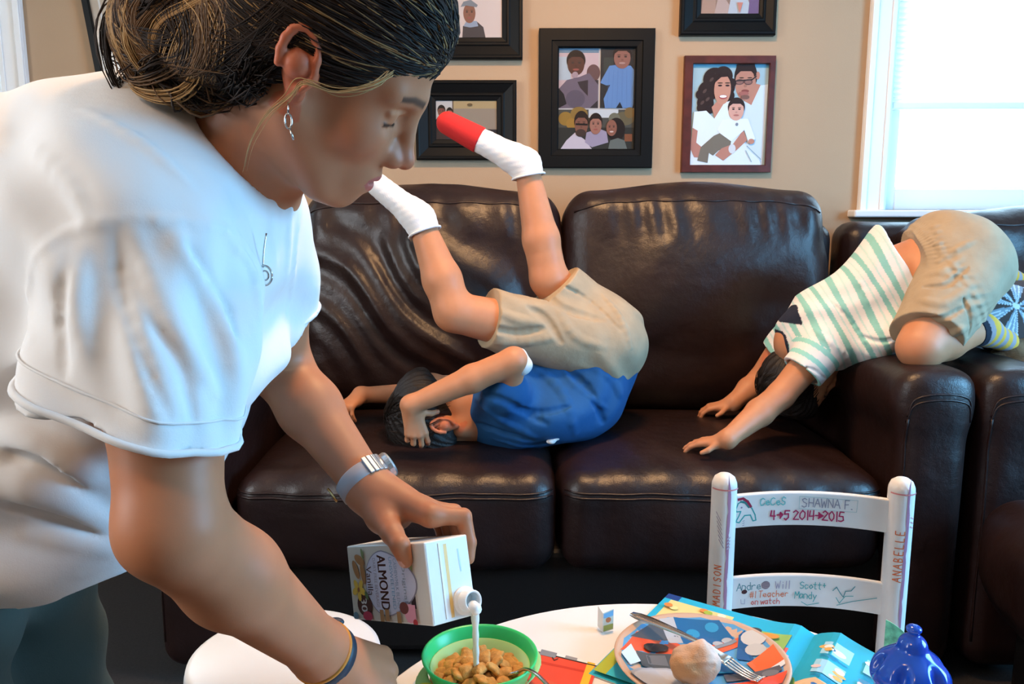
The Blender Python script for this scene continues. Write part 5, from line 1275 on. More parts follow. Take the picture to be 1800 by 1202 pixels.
# watch on the far wrist, band on the near wrist
def wristband(name, c, ax, r, w, m, parent, th=.003, sq=1.0, up=(0, -.3, 1)):
    M = frame(c, ax, up); V, F = lathe([(r, -w / 2), (r + th, -w / 2 * .8), (r + th, w / 2 * .8), (r, w / 2), (r - .001, w / 2), (r - .001, -w / 2), (r, -w / 2)], 48)
    V = V[:, [2, 0, 1]] * (1, sq, 1)
    return mesh(name, xf(M, V), F, m, parent)
axf = (Wf - Ef) / np.linalg.norm(Wf - Ef); wc = Wf - axf * .012
M_STRAP = mat('grey_watch_strap', (0.36, 0.34, 0.36), 0.5); M_LINK = mat('brushed_watch_metal', (0.60, 0.62, 0.64), 0.28, metal=0.9)
watch = wristband('watch_strap', wc, axf, .0315, .024, M_STRAP, woman, .0035, up=(0.5, -.6, 1))
fx = np.cross(axf, (0, 1, 0)); fx /= np.linalg.norm(fx); fx = fx if fx[0] > 0 else -fx
top_dir = fx * .8 + np.array([0, .75, .25]); top_dir -= axf * (top_dir @ axf); top_dir /= np.linalg.norm(top_dir)
wf = wc + top_dir * .036
Mw = frame(wf, axf, top_dir)
MB().lathe([(0, -.004), (.0165, -.004), (.018, -.002), (.018, .004), (.016, .0065), (0, .0065)], 32, M=Mw).build('watch_case', M_LINK, watch, smooth=False)
MB().lathe([(0, .0066), (.0145, .0066), (.0145, .0072), (0, .0074)], 32, M=Mw).build('watch_face', mat('watch_dial', (.05, .2, .25), .1), watch)
sd = np.cross(axf, top_dir)
for s in (-1, 1):
    for i in range(4):
        an = s * (.62 + i * .20); d = top_dir * math.cos(an) + sd * math.sin(an)
        Ml = frame(wc + d * .0355, axf, d); MB().box((-.0135, -.0030, -.0015), (.0115, .0030, .0018), M=Ml).build('watch_link', M_LINK, watch, bevel=.0008)
bk = wc - top_dir * .01 + np.array([-.028, -.018, -.006]); MB().tube([bk - axf * .011, bk + axf * .011], .0016, 8).build('watch_buckle', mat('gold_buckle', (.6, .42, .18), .25, metal=1.0), watch, smooth=True)
axn = (Wn - En) / np.linalg.norm(Wn - En)
M_NAVY = mat('navy_rubber_band', (0.006, 0.022, 0.045), 0.5)
wb = wristband('wristband', Wn + axn * .012, axn, .0315, .015, M_NAVY, woman, .0035)
wristband('orange_edge', Wn + axn * .0035, axn, .0322, .004, mat('orange_rubber', (.55, .20, .02), .5), wb, .0030)
pk = Wn - axn * .006 + np.array([.012, .034, .012]); V, F = sculpt([ell((0, 0, 0), (.010, .006, .005), k=0)], .0012); mesh('clasp', V + pk, F, M_NAVY, wb)

# hair: cap, strands, loose bun
hair_base = [Hd.ell((-.020, 0, .054), (.104, .083, .087), .0), Hd.ell((.022, 0, .082), (.070, .068, .058), .03), Hd.ell((-.055, 0, .0), (.070, .075, .070), .03), Hd.ell((-.075, 0, -.035), (.045, .055, .045), .03)]
nA = Hd.R @ np.array([.87, 0, -.49]); oA = Hd.p((.083, 0, .078))
def groove(X, Y, Z):
    L0 = (X - Hd.M[0, 3]) * Hd.R[0, 1] + (Y - Hd.M[1, 3]) * Hd.R[1, 1] + (Z - Hd.M[2, 3]) * Hd.R[2, 1]
    L2 = (X - Hd.M[0, 3]) * Hd.R[0, 2] + (Y - Hd.M[1, 3]) * Hd.R[1, 2] + (Z - Hd.M[2, 3]) * Hd.R[2, 2]
    an = np.arctan2(L2 - .03, L0)
    return .0010 * np.sin(an * 38 + 3 * np.sin(an * 5)) + 0 * X
hair = hair_base + [disp(groove), plane(oA, nA, k=.012), plane(Hd.p((-.045, 0, -.060)), Hd.R @ np.array([.30, 0, -1.0]), k=.012), Hd.ell((-.004, -.080, -.002), (.026, .026, .040), .008, 's', rot=(0, -.3, 0)), Hd.ell((-.004, .080, -.002), (.026, .026, .040), .008, 's', rot=(0, -.3, 0)), Hd.cap((.02, -.09, -.05), (-.03, -.09, -.06), .045, .040, .008, 's'), Hd.cap((.02, .09, -.05), (-.03, .09, -.06), .045, .040, .008, 's')]
bun = P(318, 62, .80)
BR = rot_axes((1, .2, -.35), (.3, 0, 1))
bun_ops = [ell(bun, (.062, .058, .058), BR, k=.02), ell(bun + (.045, -.01, .0), (.05, .05, .05), k=.03), cap(bun + (.03, -.02, -.02), P(385, 160, .80), .035, .016, k=.03)]
V, F = sculpt(hair, .0026)
DARK = np.array([.014, .009, .007])
hair_o = mesh('hair', V, F, M_HAIRW, woman, colors=np.tile(DARK, (len(V), 1)))
V, F = sculpt([group(bun_ops, k=0, grow=-.006)] + [disp(lambda X, Y, Z: .003 * np.sin(X * 130 + 60 * (Y + Z) + 4 * np.sin(Z * 40)) + .003 * nz(X, Y, Z, 60))], .003)
mesh('bun', V, F, M_HAIRW, hair_o, colors=np.tile(np.array([.06, .034, .018]), (len(V), 1)))
rs = random.Random(11)
def ride(paths, ops, centre, lo=.0006, hi=.0030):
    """pushes the strands out of the hair mass so that they lie on it"""
    lens = [len(p) for p, _, _ in paths]; Q = np.concatenate([p for p, _, _ in paths]); off = np.repeat([rs.uniform(lo, hi) for _ in paths], lens)
    for _ in range(3):
        e = sel(Q, ops, .12); d = Q - centre; d /= np.linalg.norm(d, axis=1)[:, None] + 1e-9
        Q = Q + d * np.clip(off - e, 0, .06)[:, None]
    out, n = [], 0
    for (p, r, c), L in zip(paths, lens): out.append((Q[n:n + L], r, c)); n += L
    return out
def strands(name, paths, parent):
    Vs, Fs, Cs, n = [], [], [], 0
    for pts, r, c in paths:
        V, F = tube(pts, [r * (1 - .75 * (i / (len(pts) - 1)) ** 3) for i in range(len(pts))], 4, False)
        Vs.append(V); Fs.append(np.array(F, np.int32) + n); n += len(V); Cs.append(np.tile(c, (len(V), 1)))
    return mesh(name, np.concatenate(Vs), np.concatenate(Fs), M_HAIRW, parent, colors=np.concatenate(Cs))
paths = []
BL = np.array([.34, .20, .085]); MIDC = np.array([.10, .055, .028])
bl_c = Hd.inv(bun[None])[0]
cE, rE = np.array([-.020, 0, .054]), np.array([.104, .083, .087])
for i in range(2600):
    # start near the hairline or on the scalp, run back over the scalp to the bun
    th = rs.uniform(-2.6, 2.6); ph = rs.uniform(-.1, 1.0)
    if rs.random() < .55:
        yy = rs.uniform(-1, 1); s0 = np.array([.084 - .050 * abs(yy) ** 1.6, yy * .080, .080 - .085 * abs(yy) ** 1.5])
    else: s0 = cE + rE * np.array([math.cos(th) * math.cos(ph), math.sin(th) * math.cos(ph), math.sin(ph)])
    d0 = (s0 - cE) / rE; d0 /= np.linalg.norm(d0); d1 = (np.array([-.125, rs.gauss(0, .012), .035 + rs.gauss(0, .012)]) - cE) / rE; d1 /= np.linalg.norm(d1)
    om = math.acos(np.clip(d0 @ d1, -1, 1));
    if om < .25: continue
    off = 1.0 + rs.uniform(.005, .045); w1, w2 = rs.uniform(0, 6), rs.uniform(.0, .03)
    pts = []
    for j in range(13):
        t_ = j / 12; q_ = (math.sin((1 - t_) * om) * d0 + math.sin(t_ * om) * d1) / math.sin(om)
        q_ = q_ / np.linalg.norm(q_) * (off + w2 * math.sin(t_ * 5 + w1) + .03 * t_)
        pts.append(Hd.p(cE + rE * q_))
    y_ = s0[1]
    pb = .14 if (s0[0] > .0 and -.055 < y_ < -.01) else .025
    c = BL * rs.uniform(.5, 1.0) if rs.random() < pb else DARK * rs.uniform(.6, 2.6)
    paths.append((np.array(pts), rs.uniform(.0005, .0010), c))
strands('hair_strands', ride(paths, hair_base, Hd.p(cE)), hair_o)
paths = []
for i in range(90):
    # locks of the bun, each a bundle of strands that swirl round it
    ax = np.array([rs.gauss(0, .30), -1.0, rs.gauss(0, .30) + .1]); ax /= np.linalg.norm(ax)
    u_ = np.cross(ax, (0, 0, 1.0)); u_ /= np.linalg.norm(u_); v_ = np.cross(ax, u_)
    lay = rs.uniform(-.01, .052); c0 = bun + np.array([rs.gauss(.012, .010), 0, rs.gauss(-.004, .010)]) + ax * lay; R_ = math.sqrt(max(.0004, .066 ** 2 - lay ** 2)) * rs.uniform(.45, 1.03); a0 = rs.uniform(0, 6.28); ln = rs.uniform(1.6, 3.4)
    m_ = rs.random(); cb_ = BL if m_ < .30 else MIDC * 1.3 if m_ < .68 else DARK * 2
    for j_ in range(30):
        dr, dz, da = rs.gauss(0, .0032), rs.gauss(0, .0028), rs.gauss(0, .10); wv = rs.uniform(0, 6)
        pts = []
        for j in range(14):
            t_ = j / 13; an = a0 + da + ln * t_; sp_ = 1 - .75 * abs(2 * t_ - 1) ** 2.5 * .8
            pts.append(c0 + (u_ * math.cos(an) + v_ * math.sin(an)) * (R_ * (1 + .05 * math.sin(j * .7 + i)) + dr * sp_) + ax * (dz * sp_ + .006 * math.sin(j * .4 + i) - .015 * (2 * t_ - 1) ** 2))
        paths.append((np.array(pts), rs.uniform(.0005, .0009), cb_ * rs.uniform(.6, 1.3)))
for i in range(260):
    # ends that fall behind the neck and onto the shoulder
    a = bun + np.array([rs.uniform(-.03, .06), rs.uniform(-.05, .0), rs.uniform(-.05, -.02)])
    e_ = P(rs.uniform(330, 460), rs.uniform(120, 200), rs.uniform(.76, .80)) if rs.random() < .75 else P(rs.uniform(205, 300), rs.uniform(88, 125), .80)
    md = (a + e_) / 2 + np.array([rs.uniform(-.012, .012), -.015, rs.uniform(-.02, .0)])
    c = DARK * rs.uniform(1, 3) if rs.random() < .7 else MIDC * rs.uniform(.6, 1.4)
    paths.append((smooth_path([a, md, e_ + np.array([rs.uniform(-.01, .01), 0, .008]), e_], 12), rs.uniform(.0006, .0012), c))
for i in range(320):
    # hair drawn back behind the ear to the nape
    a = Hd.p((rs.uniform(-.055, -.02), -.078 + rs.uniform(-.004, .006), rs.uniform(-.045, .055))); e_ = P(rs.uniform(380, 440), rs.uniform(60, 190), rs.uniform(.765, .79))
    md = (a + e_) / 2 + np.array([0, -.012, -.006])
    paths.append((smooth_path([a, md, e_], 10), rs.uniform(.0006, .0011), DARK * rs.uniform(.6, 2.4)))
strands('bun_strands', ride(paths, hair_base + bun_ops, bun + np.array([.05, .06, 0])), hair_o)
lo_ = []
for i in range(9):
    j = lambda s: np.array([rs.gauss(0, s), rs.gauss(0, s), rs.gauss(0, s)])
    p_ = [P(688, 128, .71), P(655, 150, .682), P(590, 163, .672), P(535, 145, .668), P(508, 170, .675), P(470, 200, .69), P(440, 250, .72), P(428, 300, .76)]
    o_ = j(.0012); lo_.append((smooth_path([p + o_ + j(.0012) for p in p_[:rs.choice([6, 8, 8])]], 30), rs.uniform(.0004, .0006), BL * rs.uniform(.8, 1.3)))
strands('loose_strand', lo_, hair_o)

# ---------------------------------------------------------------- carton and milk
M_CARTON = mat('carton_board', (0.78, 0.78, 0.74), 0.4)
LEN, WID, THK = float(np.linalg.norm(B_ - A_)), .0935, .0620
MC = np.eye(4); MC[:3, 0] = cw; MC[:3, 1] = ca; MC[:3, 2] = np.cross(cw, ca); MC[:3, 3] = A_      # x = reading direction, y = carton up, z = out of the front
if MC[:3, 2] @ ct > 0: MC[:3, 2] *= -1
carton = thing('carton', 'almond drink carton held sideways by the woman, pouring into the green bowl', 'carton', tuple(A_ + cw * WID / 2))
V, F = sculpt([rbox((WID / 2, LEN / 2, -THK / 2), (WID / 2, LEN / 2, THK / 2), .0022, k=0)], .0022) if False else (None, None)
b = MB().box((0, 0, -THK), (WID, LEN, 0), M=MC).build('box', M_CARTON, carton, bevel=.0018)
MB().box((.004, LEN - .0003, -THK * .34), (WID - .004, LEN + .0012, -THK * .30), M=MC).build('top_fold', M_CARTON, b)
pr = Print(flat(MC, 1, 1)); pr.clip = (.0015, .0015, WID - .0015, LEN - .0015)
CRE, BRN = (0.66, 0.60, 0.50), (0.085, 0.025, 0.018)
pr.rect(.002, .002, WID - .002, LEN - .002, CRE); pr.rect(.002, LEN - .026, WID - .002, LEN - .002, (0.72, 0.70, 0.62)); pr.rect(.012, LEN - .045, .05, LEN - .030, (.35, .40, .15)); pr.rect(.046, LEN - .040, .075, LEN - .030, (.05, .03, .03))
hx, hy = WID * .5, LEN * .50
pr.poly([(hx + .040 * math.sin(t_) * (1 - .25 * (math.cos(t_) > 0) * math.cos(t_)), hy - .004 + .055 * math.cos(t_) * (1.35 if math.cos(t_) > 0 else .85)) for t_ in np.linspace(0, 2 * math.pi, 40, endpoint=False)], (.30, .28, .33))
pr.poly([(hx + .0385 * math.sin(t_) * (1 - .25 * (math.cos(t_) > 0) * math.cos(t_)), hy - .004 + .053 * math.cos(t_) * (1.35 if math.cos(t_) > 0 else .85)) for t_ in np.linspace(0, 2 * math.pi, 40, endpoint=False)], (.66, .66, .76))
pr.text('ALMOND', .012, hy - .016, .020, BRN, .066, bold=True); pr.text('CASHEWMILK BLEND', .017, hy + .022, .007, (.32, .40, .50), .058); pr.text('UNSWEETENED', .015, hy + .012, .007, (.25, .45, .60), .062); pr.text('DAIRY FREE BEVERAGE', .016, hy - .027, .007, (.42, .38, .42), .060); pr.text('Vanilla', .026, hy - .045, .013, BRN, .036); pr.text('Original', .022, hy + .038, .010, (.38, .42, .46), .046)
pr.ell(.074, .036, .014, .019, BRN); pr.text('30', .0655, .027, .015, (.80, .78, .74), .0165, bold=True)
for x, y, a in ((.03, .022, .5), (.018, .034, 1.2), (.035, .040, .2)): pr.ell(x, y, .013, .006, (.40, .19, .07), a)
for k_ in range(5):
    a = k_ * 1.256; pr.ell(.055 + .007 * math.cos(a), .026 + .010 * math.sin(a), .0075, .0045, (.78, .50, .07), a)
pr.ell(.055, .026, .003, .003, (.35, .12, .04)); pr.ell(.062, .045, .006, .003, (.12, .20, .08), .6); pr.ell(.088, .013, .005, .007, (.16, .30, .38)); pr.ell(.010, .045, .007, .003, (.2, .25, .1), .3); pr.ell(.087, .044, .006, .012, (.5, .04, .09))
for x, y in ((.088, .075), (.087, .088), (.089, .115)): pr.rect(x - .010, y, x + .004, y + .009, (.42, .22, .09))
pr.rect(.070, LEN - .048, .090, LEN - .028, (.80, .36, .44)); pr.ell(.080, LEN - .040, .011, .012, (.80, .36, .44)); pr.ell(.074, LEN - .052, .007, .010, (.20, .06, .05)); pr.ell(.090, LEN - .030, .004, .005, (.5, .05, .06))
pr.build('front_print', M_PAGE, b)
# top face: glued strip, orange line, spout
MT = np.eye(4); MT[:3, 0] = MC[:3, 0]; MT[:3, 1] = -MC[:3, 2]; MT[:3, 2] = ca; MT[:3, 3] = A_ + ca * (LEN + .0002)
pr = Print(flat(MT, 1, 1)); pr.rect(.002, .002, WID - .002, THK - .002, (.70, .72, .72)); pr.rect(.006, .026, WID - .004, .0305, (.78, .50, .16)); pr.line([(.015, .046), (.040, .047)], .002, (.45, .60, .72)); pr.build('top_print', M_PAGE, b)
sp_c = A_ + ca * LEN + MC[:3, 0] * (WID - .019) - MC[:3, 2] * (THK * .76)
MS = frame(sp_c, MC[:3, 0], ca)
M_SPOUT = mat('white_plastic_spout', (.84, .84, .82), .3)
MB().lathe([(.0165, 0), (.0165, .003), (.0125, .004), (.0125, .017), (.0112, .018), (.0098, .017), (.0098, .002), (0, .002)], 32, M=MS).build('spout', M_SPOUT, carton, smooth=False)
M_MILK = mat('milk', (.85, .85, .82), .25, sss=.3, sub_r=(1, .9, .8))
m0 = sp_c + ca * .018 + cw * .006
m1 = BC + np.array([-.004, -.010, .048])
pts = [m0 - ca * .004, m0 + ca * .003 + np.array([0, 0, -.003])]
for t_ in np.linspace(0.12, 1, 14):
    h_ = 1 - (1 - t_) ** 1.5
    pts.append(np.array([m0[0] + (m1[0] - m0[0]) * math.sqrt(t_), m0[1] + (m1[1] - m0[1]) * math.sqrt(t_), m0[2] + (m1[2] - m0[2]) * t_]))
mk = mesh('milk_stream', *tube(smooth_path(pts, 40), [.0072 - .0034 * math.sin(min(1, i / 20) * 1.57) + .0004 * math.sin(i * .7) for i in range(40)], 12), M_MILK, None, loc=tuple(m0))
tag(mk, 'thin white stream of milk falling from the carton into the bowl', 'milk')
# ---------------------------------------------------------------- boy rolling on the sofa with his legs in the air
boy = thing('person', 'boy in a blue shirt on his back on the sofa with his legs kicked up', 'person', tuple(P(900, 780, 2.05)))
Hb = fr(P(781, 736, 2.03), (.42, .22, .88), (-.90, -.12, .40), 1.05)
NB = P(838, 728, 2.05); CB = P(900, 715, 2.06); WB = P(1020, 690, 2.10); HB = P(1055, 600, 2.14)
sh_n, el_n, wr_n = P(885, 700, 1.93), P(903, 634, 1.86), P(722, 712, 1.86)
sh_f, el_f, wr_f = P(868, 690, 2.17), P(770, 690, 2.24), P(634, 694, 2.14)
KA, AA, FA = P(798, 548, 1.98), P(738, 385, 2.02), P(655, 318, 2.03)
KB, AB, FB = P(965, 490, 2.12), P(925, 290, 2.14), P(790, 218, 2.16)
b1 = head_ops(Hb) + [cap(Hb.p((-.01, 0, -.03)), NB, .042, .048, k=.02), cap(NB, CB, .065, .095, k=.04), cap(CB, WB, .095, .092, k=.05), cap(WB, HB, .090, .095, k=.05)]
b1 += [cap(CB + (0, -.03, 0), sh_n, .05, .038, k=.03)] + limb([sh_n, el_n], [.037, .032], .02) + limb([el_n, (el_n * .6 + wr_n * .4), wr_n], [.032, .033, .023], .012)
b1 += limb([CB + (-.03, .03, .02), sh_f], [.05, .036], .03) + limb([sh_f, el_f], [.036, .030], .02) + limb([el_f, (el_f * .6 + wr_f * .4), wr_f], [.030, .029, .021], .012)
b1 += limb([HB + (-.02, -.05, .0), KA], [.075, .050], .03) + limb([KA, KA * .65 + AA * .35, AA], [.049, .048, .030], .015)
b1 += limb([HB + (-.02, .05, .02), KB], [.075, .050], .03) + limb([KB, KB * .65 + AB * .35, AB], [.049, .048, .030], .015)
def foot(A, T_, r=.030): return [cap(A, A + (T_ - A) * .15, r, r, k=.015), cap(A + (T_ - A) * .05, T_, r * 1.0, r * .72, k=.02)]
b1 += foot(AA, FA) + foot(AB, FB)
n1 = P(735, 775, 1.86) - wr_n; H1 = fr(wr_n + n1 / np.linalg.norm(n1) * .012, n1, (.25, -.9, .25), .72)
b1 += [cap(wr_n, H1.p((.02, 0, 0)), .023, .016, k=.015)] + hand_ops(H1, 1, [(.25, .7, .5), (.35, .8, .5), (.45, .9, .5), (.5, .9, .5)], thumb=((.020, .036, -.006), (.030, .062, -.010), (.030, .086, -.012)))
n2 = P(598, 722, 2.06) - wr_f; H2 = fr(wr_f + n2 / np.linalg.norm(n2) * .012, n2, (-.35, -.45, .85), .74)
b1 += [cap(wr_f, H2.p((.02, 0, 0)), .021, .016, k=.015)] + hand_ops(H2, -1, [(.5, .9, .6), (.6, .8, .5), (1.0, .7, .3), (1.1, .6, .3)], thumb=((.030, .030, -.012), (.055, .036, -.022), (.075, .030, -.034)))
V, F = sculpt(b1, .0026)
col = head_color(Hb, V, SKIN_B, ruddy=.8)
mesh('body', V, F, M_SKIN, boy, colors=col)
def cap_hair(H, parent, m, h=.0028):
    def gr(X, Y, Z):
        L = [(X - H.M[0, 3]) * H.R[0, i] + (Y - H.M[1, 3]) * H.R[1, i] + (Z - H.M[2, 3]) * H.R[2, i] for i in range(3)]
        an = np.arctan2(L[1], L[0] + .03 * H.s)
        return .0014 * np.sin(an * 34 + 3 * np.sin(an * 6 + L[2] * 30)) + .0010 * nz(X, Y, Z, 260)
    ops = [H.ell((-.016, 0, .052), (.104, .084, .088)), H.ell((-.05, 0, .0), (.068, .072, .06), .03), H.ell((.03, 0, .085), (.068, .066, .052), .03), disp(gr),
           plane(H.p((.086, 0, .075)), H.R @ np.array([.90, 0, -.44]), k=.008), plane(H.p((-.045, 0, -.050)), H.R @ np.array([.35, 0, -1.0]), k=.008)]
    for s in (-1, 1): ops += [H.ell((-.002, s * .080, -.004), (.022, .024, .036), .006, 's', rot=(0, -.3, 0)), H.cap((.04, s * .09, -.03), (-.02, s * .09, -.06), .042, .038, .006, 's')]
    V, F = sculpt(ops, h); ho = mesh('hair', V, F, m, parent)
    r_ = random.Random(3); P0 = []
    for i in range(900):
        th, ph = r_.uniform(-3.14, 3.14), r_.uniform(-.25, 1.5)
        d = np.array([math.cos(th) * math.cos(ph), math.sin(th) * math.cos(ph), math.sin(ph)]); c_ = np.array([-.016, 0, .052])
        p0 = c_ + d * (.103, .083, .087)
        if (p0 - (.086, 0, .075)) @ np.array([.90, 0, -.44]) > 0 or p0[2] < -.02: continue
        t_ = np.array([d[0] * .2 + .5, d[1] * .6, -.55]); t_ -= d * (t_ @ d); t_ /= np.linalg.norm(t_) + 1e-6
        P0.append((np.array([H.p(p0 + (t_ * k_ * .009 + d * (.001 + .004 * math.sin(k_ * .8)))) for k_ in range(5)]), r_.uniform(.0006, .0010), np.array([.014, .010, .008]) * r_.uniform(.7, 2.2)))
    strands('hair_strands', P0, ho)
    return ho
cap_hair(Hb, boy, M_HAIRD)
def fold(f, a, ax, ph=0.0):
    def fn(X, Y, Z): return a * np.sin((X * ax[0] + Y * ax[1] + Z * ax[2]) * f + 2.2 * np.sin(X * 21 + ph) + 1.6 * np.sin(Z * 25 + Y * 13 + ph)) * (.55 + .45 * np.sin(X * 16 - Z * 14 + ph)) + a * .7 * nz(X, Y, Z, 30, ph)
    return fn
# blue shirt
b_dir = (WB - NB) / np.linalg.norm(WB - NB)
ops = [cap(NB + b_dir * .03, CB, .078, .105, k=.04), cap(CB, WB, .107, .112, k=.05), cap(WB, HB + (0, 0, -.02), .110, .112, k=.05), ell(P(960, 730, 1.99), (.11, .08, .065), k=.05),
       cap(CB + (-.02, -.02, 0), sh_n + (el_n - sh_n) * .20, .078, .062, k=.04), cap(CB + (-.03, .03, .02), sh_f + (el_f - sh_f) * .35, .066, .052, k=.04), disp(fold(60, .0034, (.8, .2, -.5), .4)),
       plane(P(1075, 622, 2.1), (HB - WB) + np.array([.03, 0, .02])), cap(NB - b_dir * .05, NB + b_dir * .018, .055, .052, k=.006, mode='s'), plane(sh_n + (el_n - sh_n) * .30, np.array([.1, -.55, .8]), k=.0) if False else disp(lambda X, Y, Z: 0 * X)]
FOLD_BLUE = [([(838, 700), (880, 735), (940, 765)], .008, 1), ([(850, 690), (905, 715), (960, 745)], .007, -1), ([(842, 745), (890, 762), (935, 775)], .006, -1), ([(930, 640), (985, 690), (1010, 760)], .009, 1), ([(960, 625), (1030, 680), (1060, 740)], .008, -1), ([(1020, 630), (1075, 670), (1090, 700)], .008, 1), ([(900, 720), (950, 725), (1000, 715)], .006, -1), ([(985, 640), (1010, 680), (1070, 720)], .006, 1), ([(870, 770), (920, 782), (965, 778)], .005, 1)]
V, F = sculpt(ops + creases(ops, FOLD_BLUE), .0034)
bs = mesh('shirt', V, F, M_BLUES, boy)
# white undershirt edge and white elbow patch
M_WT = M_TEE
V, F = sculpt([ell(P(968, 776, 1.935), (.012, .010, .006), k=0), ell(P(978, 768, 1.945), (.010, .010, .008), k=.008), disp(lambda X, Y, Z: .001 * nz(X, Y, Z, 160))], .002); mesh('shirt_tail', V, F, M_WT, boy)
V, F = sculpt([cap(el_n + (.010, .004, .004), el_n + (.020, .006, -.012), .026, .025, k=0), disp(lambda X, Y, Z: .001 * nz(X, Y, Z, 160))], .002); mesh('elbow_patch', V, F, M_WT, boy)
# khaki shorts
hemA, hemB = HB * .22 + KA * .78, HB * .12 + KB * .88
dA, dB = (KA - HB) / np.linalg.norm(KA - HB), (KB - HB) / np.linalg.norm(KB - HB)
ops = [group([ell(HB, (.125, .13, .115), rot_axes(HB - WB, (0, -1, 0)), k=.03), cap(WB, HB, .105, .11, k=.03), plane(P(1040, 645, 2.12), -((HB - WB) + np.array([.03, 0, .02])))], k=0), cap(HB + (-.01, -.05, .0), hemA, .100, .074, k=.05), cap(HB + (.0, .05, .02), hemB, .100, .076, k=.05), disp(fold(70, .0032, (.5, .3, .8), 1.2))]
opsA = cutcap(hemA, dA, .11, .09); opsB = cutcap(hemB, dB, .11, .09)
FOLD_SH = [([(862, 545), (905, 560), (955, 570)], .008, 1), ([(858, 575), (905, 585), (960, 578)], .007, -1), ([(870, 600), (930, 600), (985, 590)], .007, 1), ([(960, 520), (1000, 545), (1060, 560)], .008, -1), ([(985, 500), (1040, 530), (1090, 580)], .004, -1), ([(975, 540), (1010, 590), (1060, 610)], .008, 1), ([(930, 540), (960, 560), (985, 600)], .007, -1), ([(1060, 520), (1090, 560), (1108, 610)], .006, 1)]
V, F = sculpt(ops + creases(ops, FOLD_SH) + [opsA, opsB], .0034)
bsh = mesh('shorts', V, F, M_KHAKI, boy)
def sock(A, K, T_, m, parent, up=.055, r=.034, grow=.0035, name='sock', toe=None):
    d = (K - A) / np.linalg.norm(K - A); top = A + d * up
    ops = [cap(A, top + d * .02, r, r + .006, k=.01), cap(A, A + (T_ - A) * .15, r, r, k=.015), cap(A + (T_ - A) * .05, T_, r, r * .78, k=.02), plane(top, d), disp(lambda X, Y, Z: .0004 * np.sin((X * d[0] + Y * d[1] + Z * d[2]) * 420) + .0012 * nz(X, Y, Z, 60))]
    V, F = sculpt(ops, .0026); s_ = mesh(name, V, F, m, parent)
    MB().tube([top + (np.cross(d, (0, 1, 0)) * math.cos(a) + np.cross(d, np.cross(d, (0, 1, 0))) * math.sin(a)) * (r + .006) for a in np.linspace(0, 6.4, 30)], .003, 6).build('cuff', m, s_, smooth=True)
    if toe is not None:
        V, F = sculpt([cap(A + (T_ - A) * .62, T_ + (T_ - A) * .02, r * .95, r * .82, k=0), plane(A + (T_ - A) * .60, -(T_ - A))], .0026); mesh('toe', V, F, toe, s_)
    return s_
M_REDT = mat('red_sock_toe', (.55, .02, .02), .9, bump=.4, bscale=500, bdist=.001)
sock(AA, KA, FA, M_SOCK, boy, .035, .036)
sock(AB, KB, FB, M_SOCK, boy, .030, .037, toe=M_REDT)

# ---------------------------------------------------------------- boy diving head first over the sofa arm
kid = thing('person', 'small boy in a striped shirt diving head first over the sofa arm', 'person', tuple(P(1420, 770, 2.05)))
ZS = .535
hN, hF = PZ(1278, 772, .565), PZ(1288, 708, .572)
sN, sF = P(1434, 622, 2.01), P(1388, 592, 2.22)
eN, eF = P(1372, 695, 1.985), P(1335, 668, 2.27)
HP = P(1672, 452, 2.03); CP = P(1440, 585, 2.11); MP = P(1560, 505, 2.07)
kN, aN, tN = P(1618, 610, 1.855), P(1724, 578, 1.93), P(1768, 600, 1.98)
kF, aF, tF = P(1655, 560, 2.20), P(1740, 470, 2.27), P(1795, 500, 2.33)
Hk = fr((.785, 2.13, .672), (.86, -.12, -.34), (-.30, 0, -.95), .84)
NK = P(1405, 605, 2.12)
b2 = head_ops(Hk) + [cap(Hk.p((-.01, 0, -.03)), NK, .040, .048, k=.02), cap(NK, CP, .06, .085, k=.04), cap(CP, MP, .085, .080, k=.05), cap(MP, HP, .080, .088, k=.05)]
b2 += limb([CP + (-.01, -.05, 0), sN], [.05, .042], .03) + limb([sN, eN], [.041, .034], .02) + limb([eN, eN * .6 + hN * .4, hN], [.034, .034, .022], .012)
b2 += limb([CP + (-.03, .05, 0), sF], [.05, .042], .03) + limb([sF, eF], [.040, .033], .02) + limb([eF, eF * .6 + hF * .4, hF], [.033, .033, .022], .012)
b2 += limb([HP + (0, -.05, 0), kN], [.075, .052], .03) + limb([kN, kN * .6 + aN * .4, aN], [.050, .048, .032], .015)
b2 += limb([HP + (0, .06, 0), kF], [.075, .052], .03) + limb([kF, aF], [.050, .034], .015) + foot(aN, tN, .028) + foot(aF, tF, .028)
for h_, tip, sd_, nrm in ((hN, PZ(1202, 772, .545), 1, (-.1, -.12, 1)), (hF, PZ(1208, 716, .552), 1, (-.1, -.1, 1))):
    d_ = tip - h_; d_ = d_ / np.linalg.norm(d_); d_[2] -= .10
    Hh = fr(h_ + d_ * .010, d_, nrm, .66)
    cu = [(.15, .35, .25), (.12, .30, .2), (.12, .3, .2), (.15, .35, .2)] if h_ is hN else [(.35, .6, .5), (.4, .6, .5), (.4, .7, .5), (.5, .7, .5)]
    b2 += [cap(h_, Hh.p((.02, 0, 0)), .022, .015, k=.015)] + hand_ops(Hh, sd_, cu, spread=.16, thumb=((.022, .036, -.008), (.040, .060, -.014), (.060, .074, -.016)))
V, F = sculpt(b2, .0026)
mesh('body', V, F, M_SKIN, kid, colors=head_color(Hk, V, SKIN_B, ruddy=.8))
cap_hair(Hk, kid, M_HAIRD)
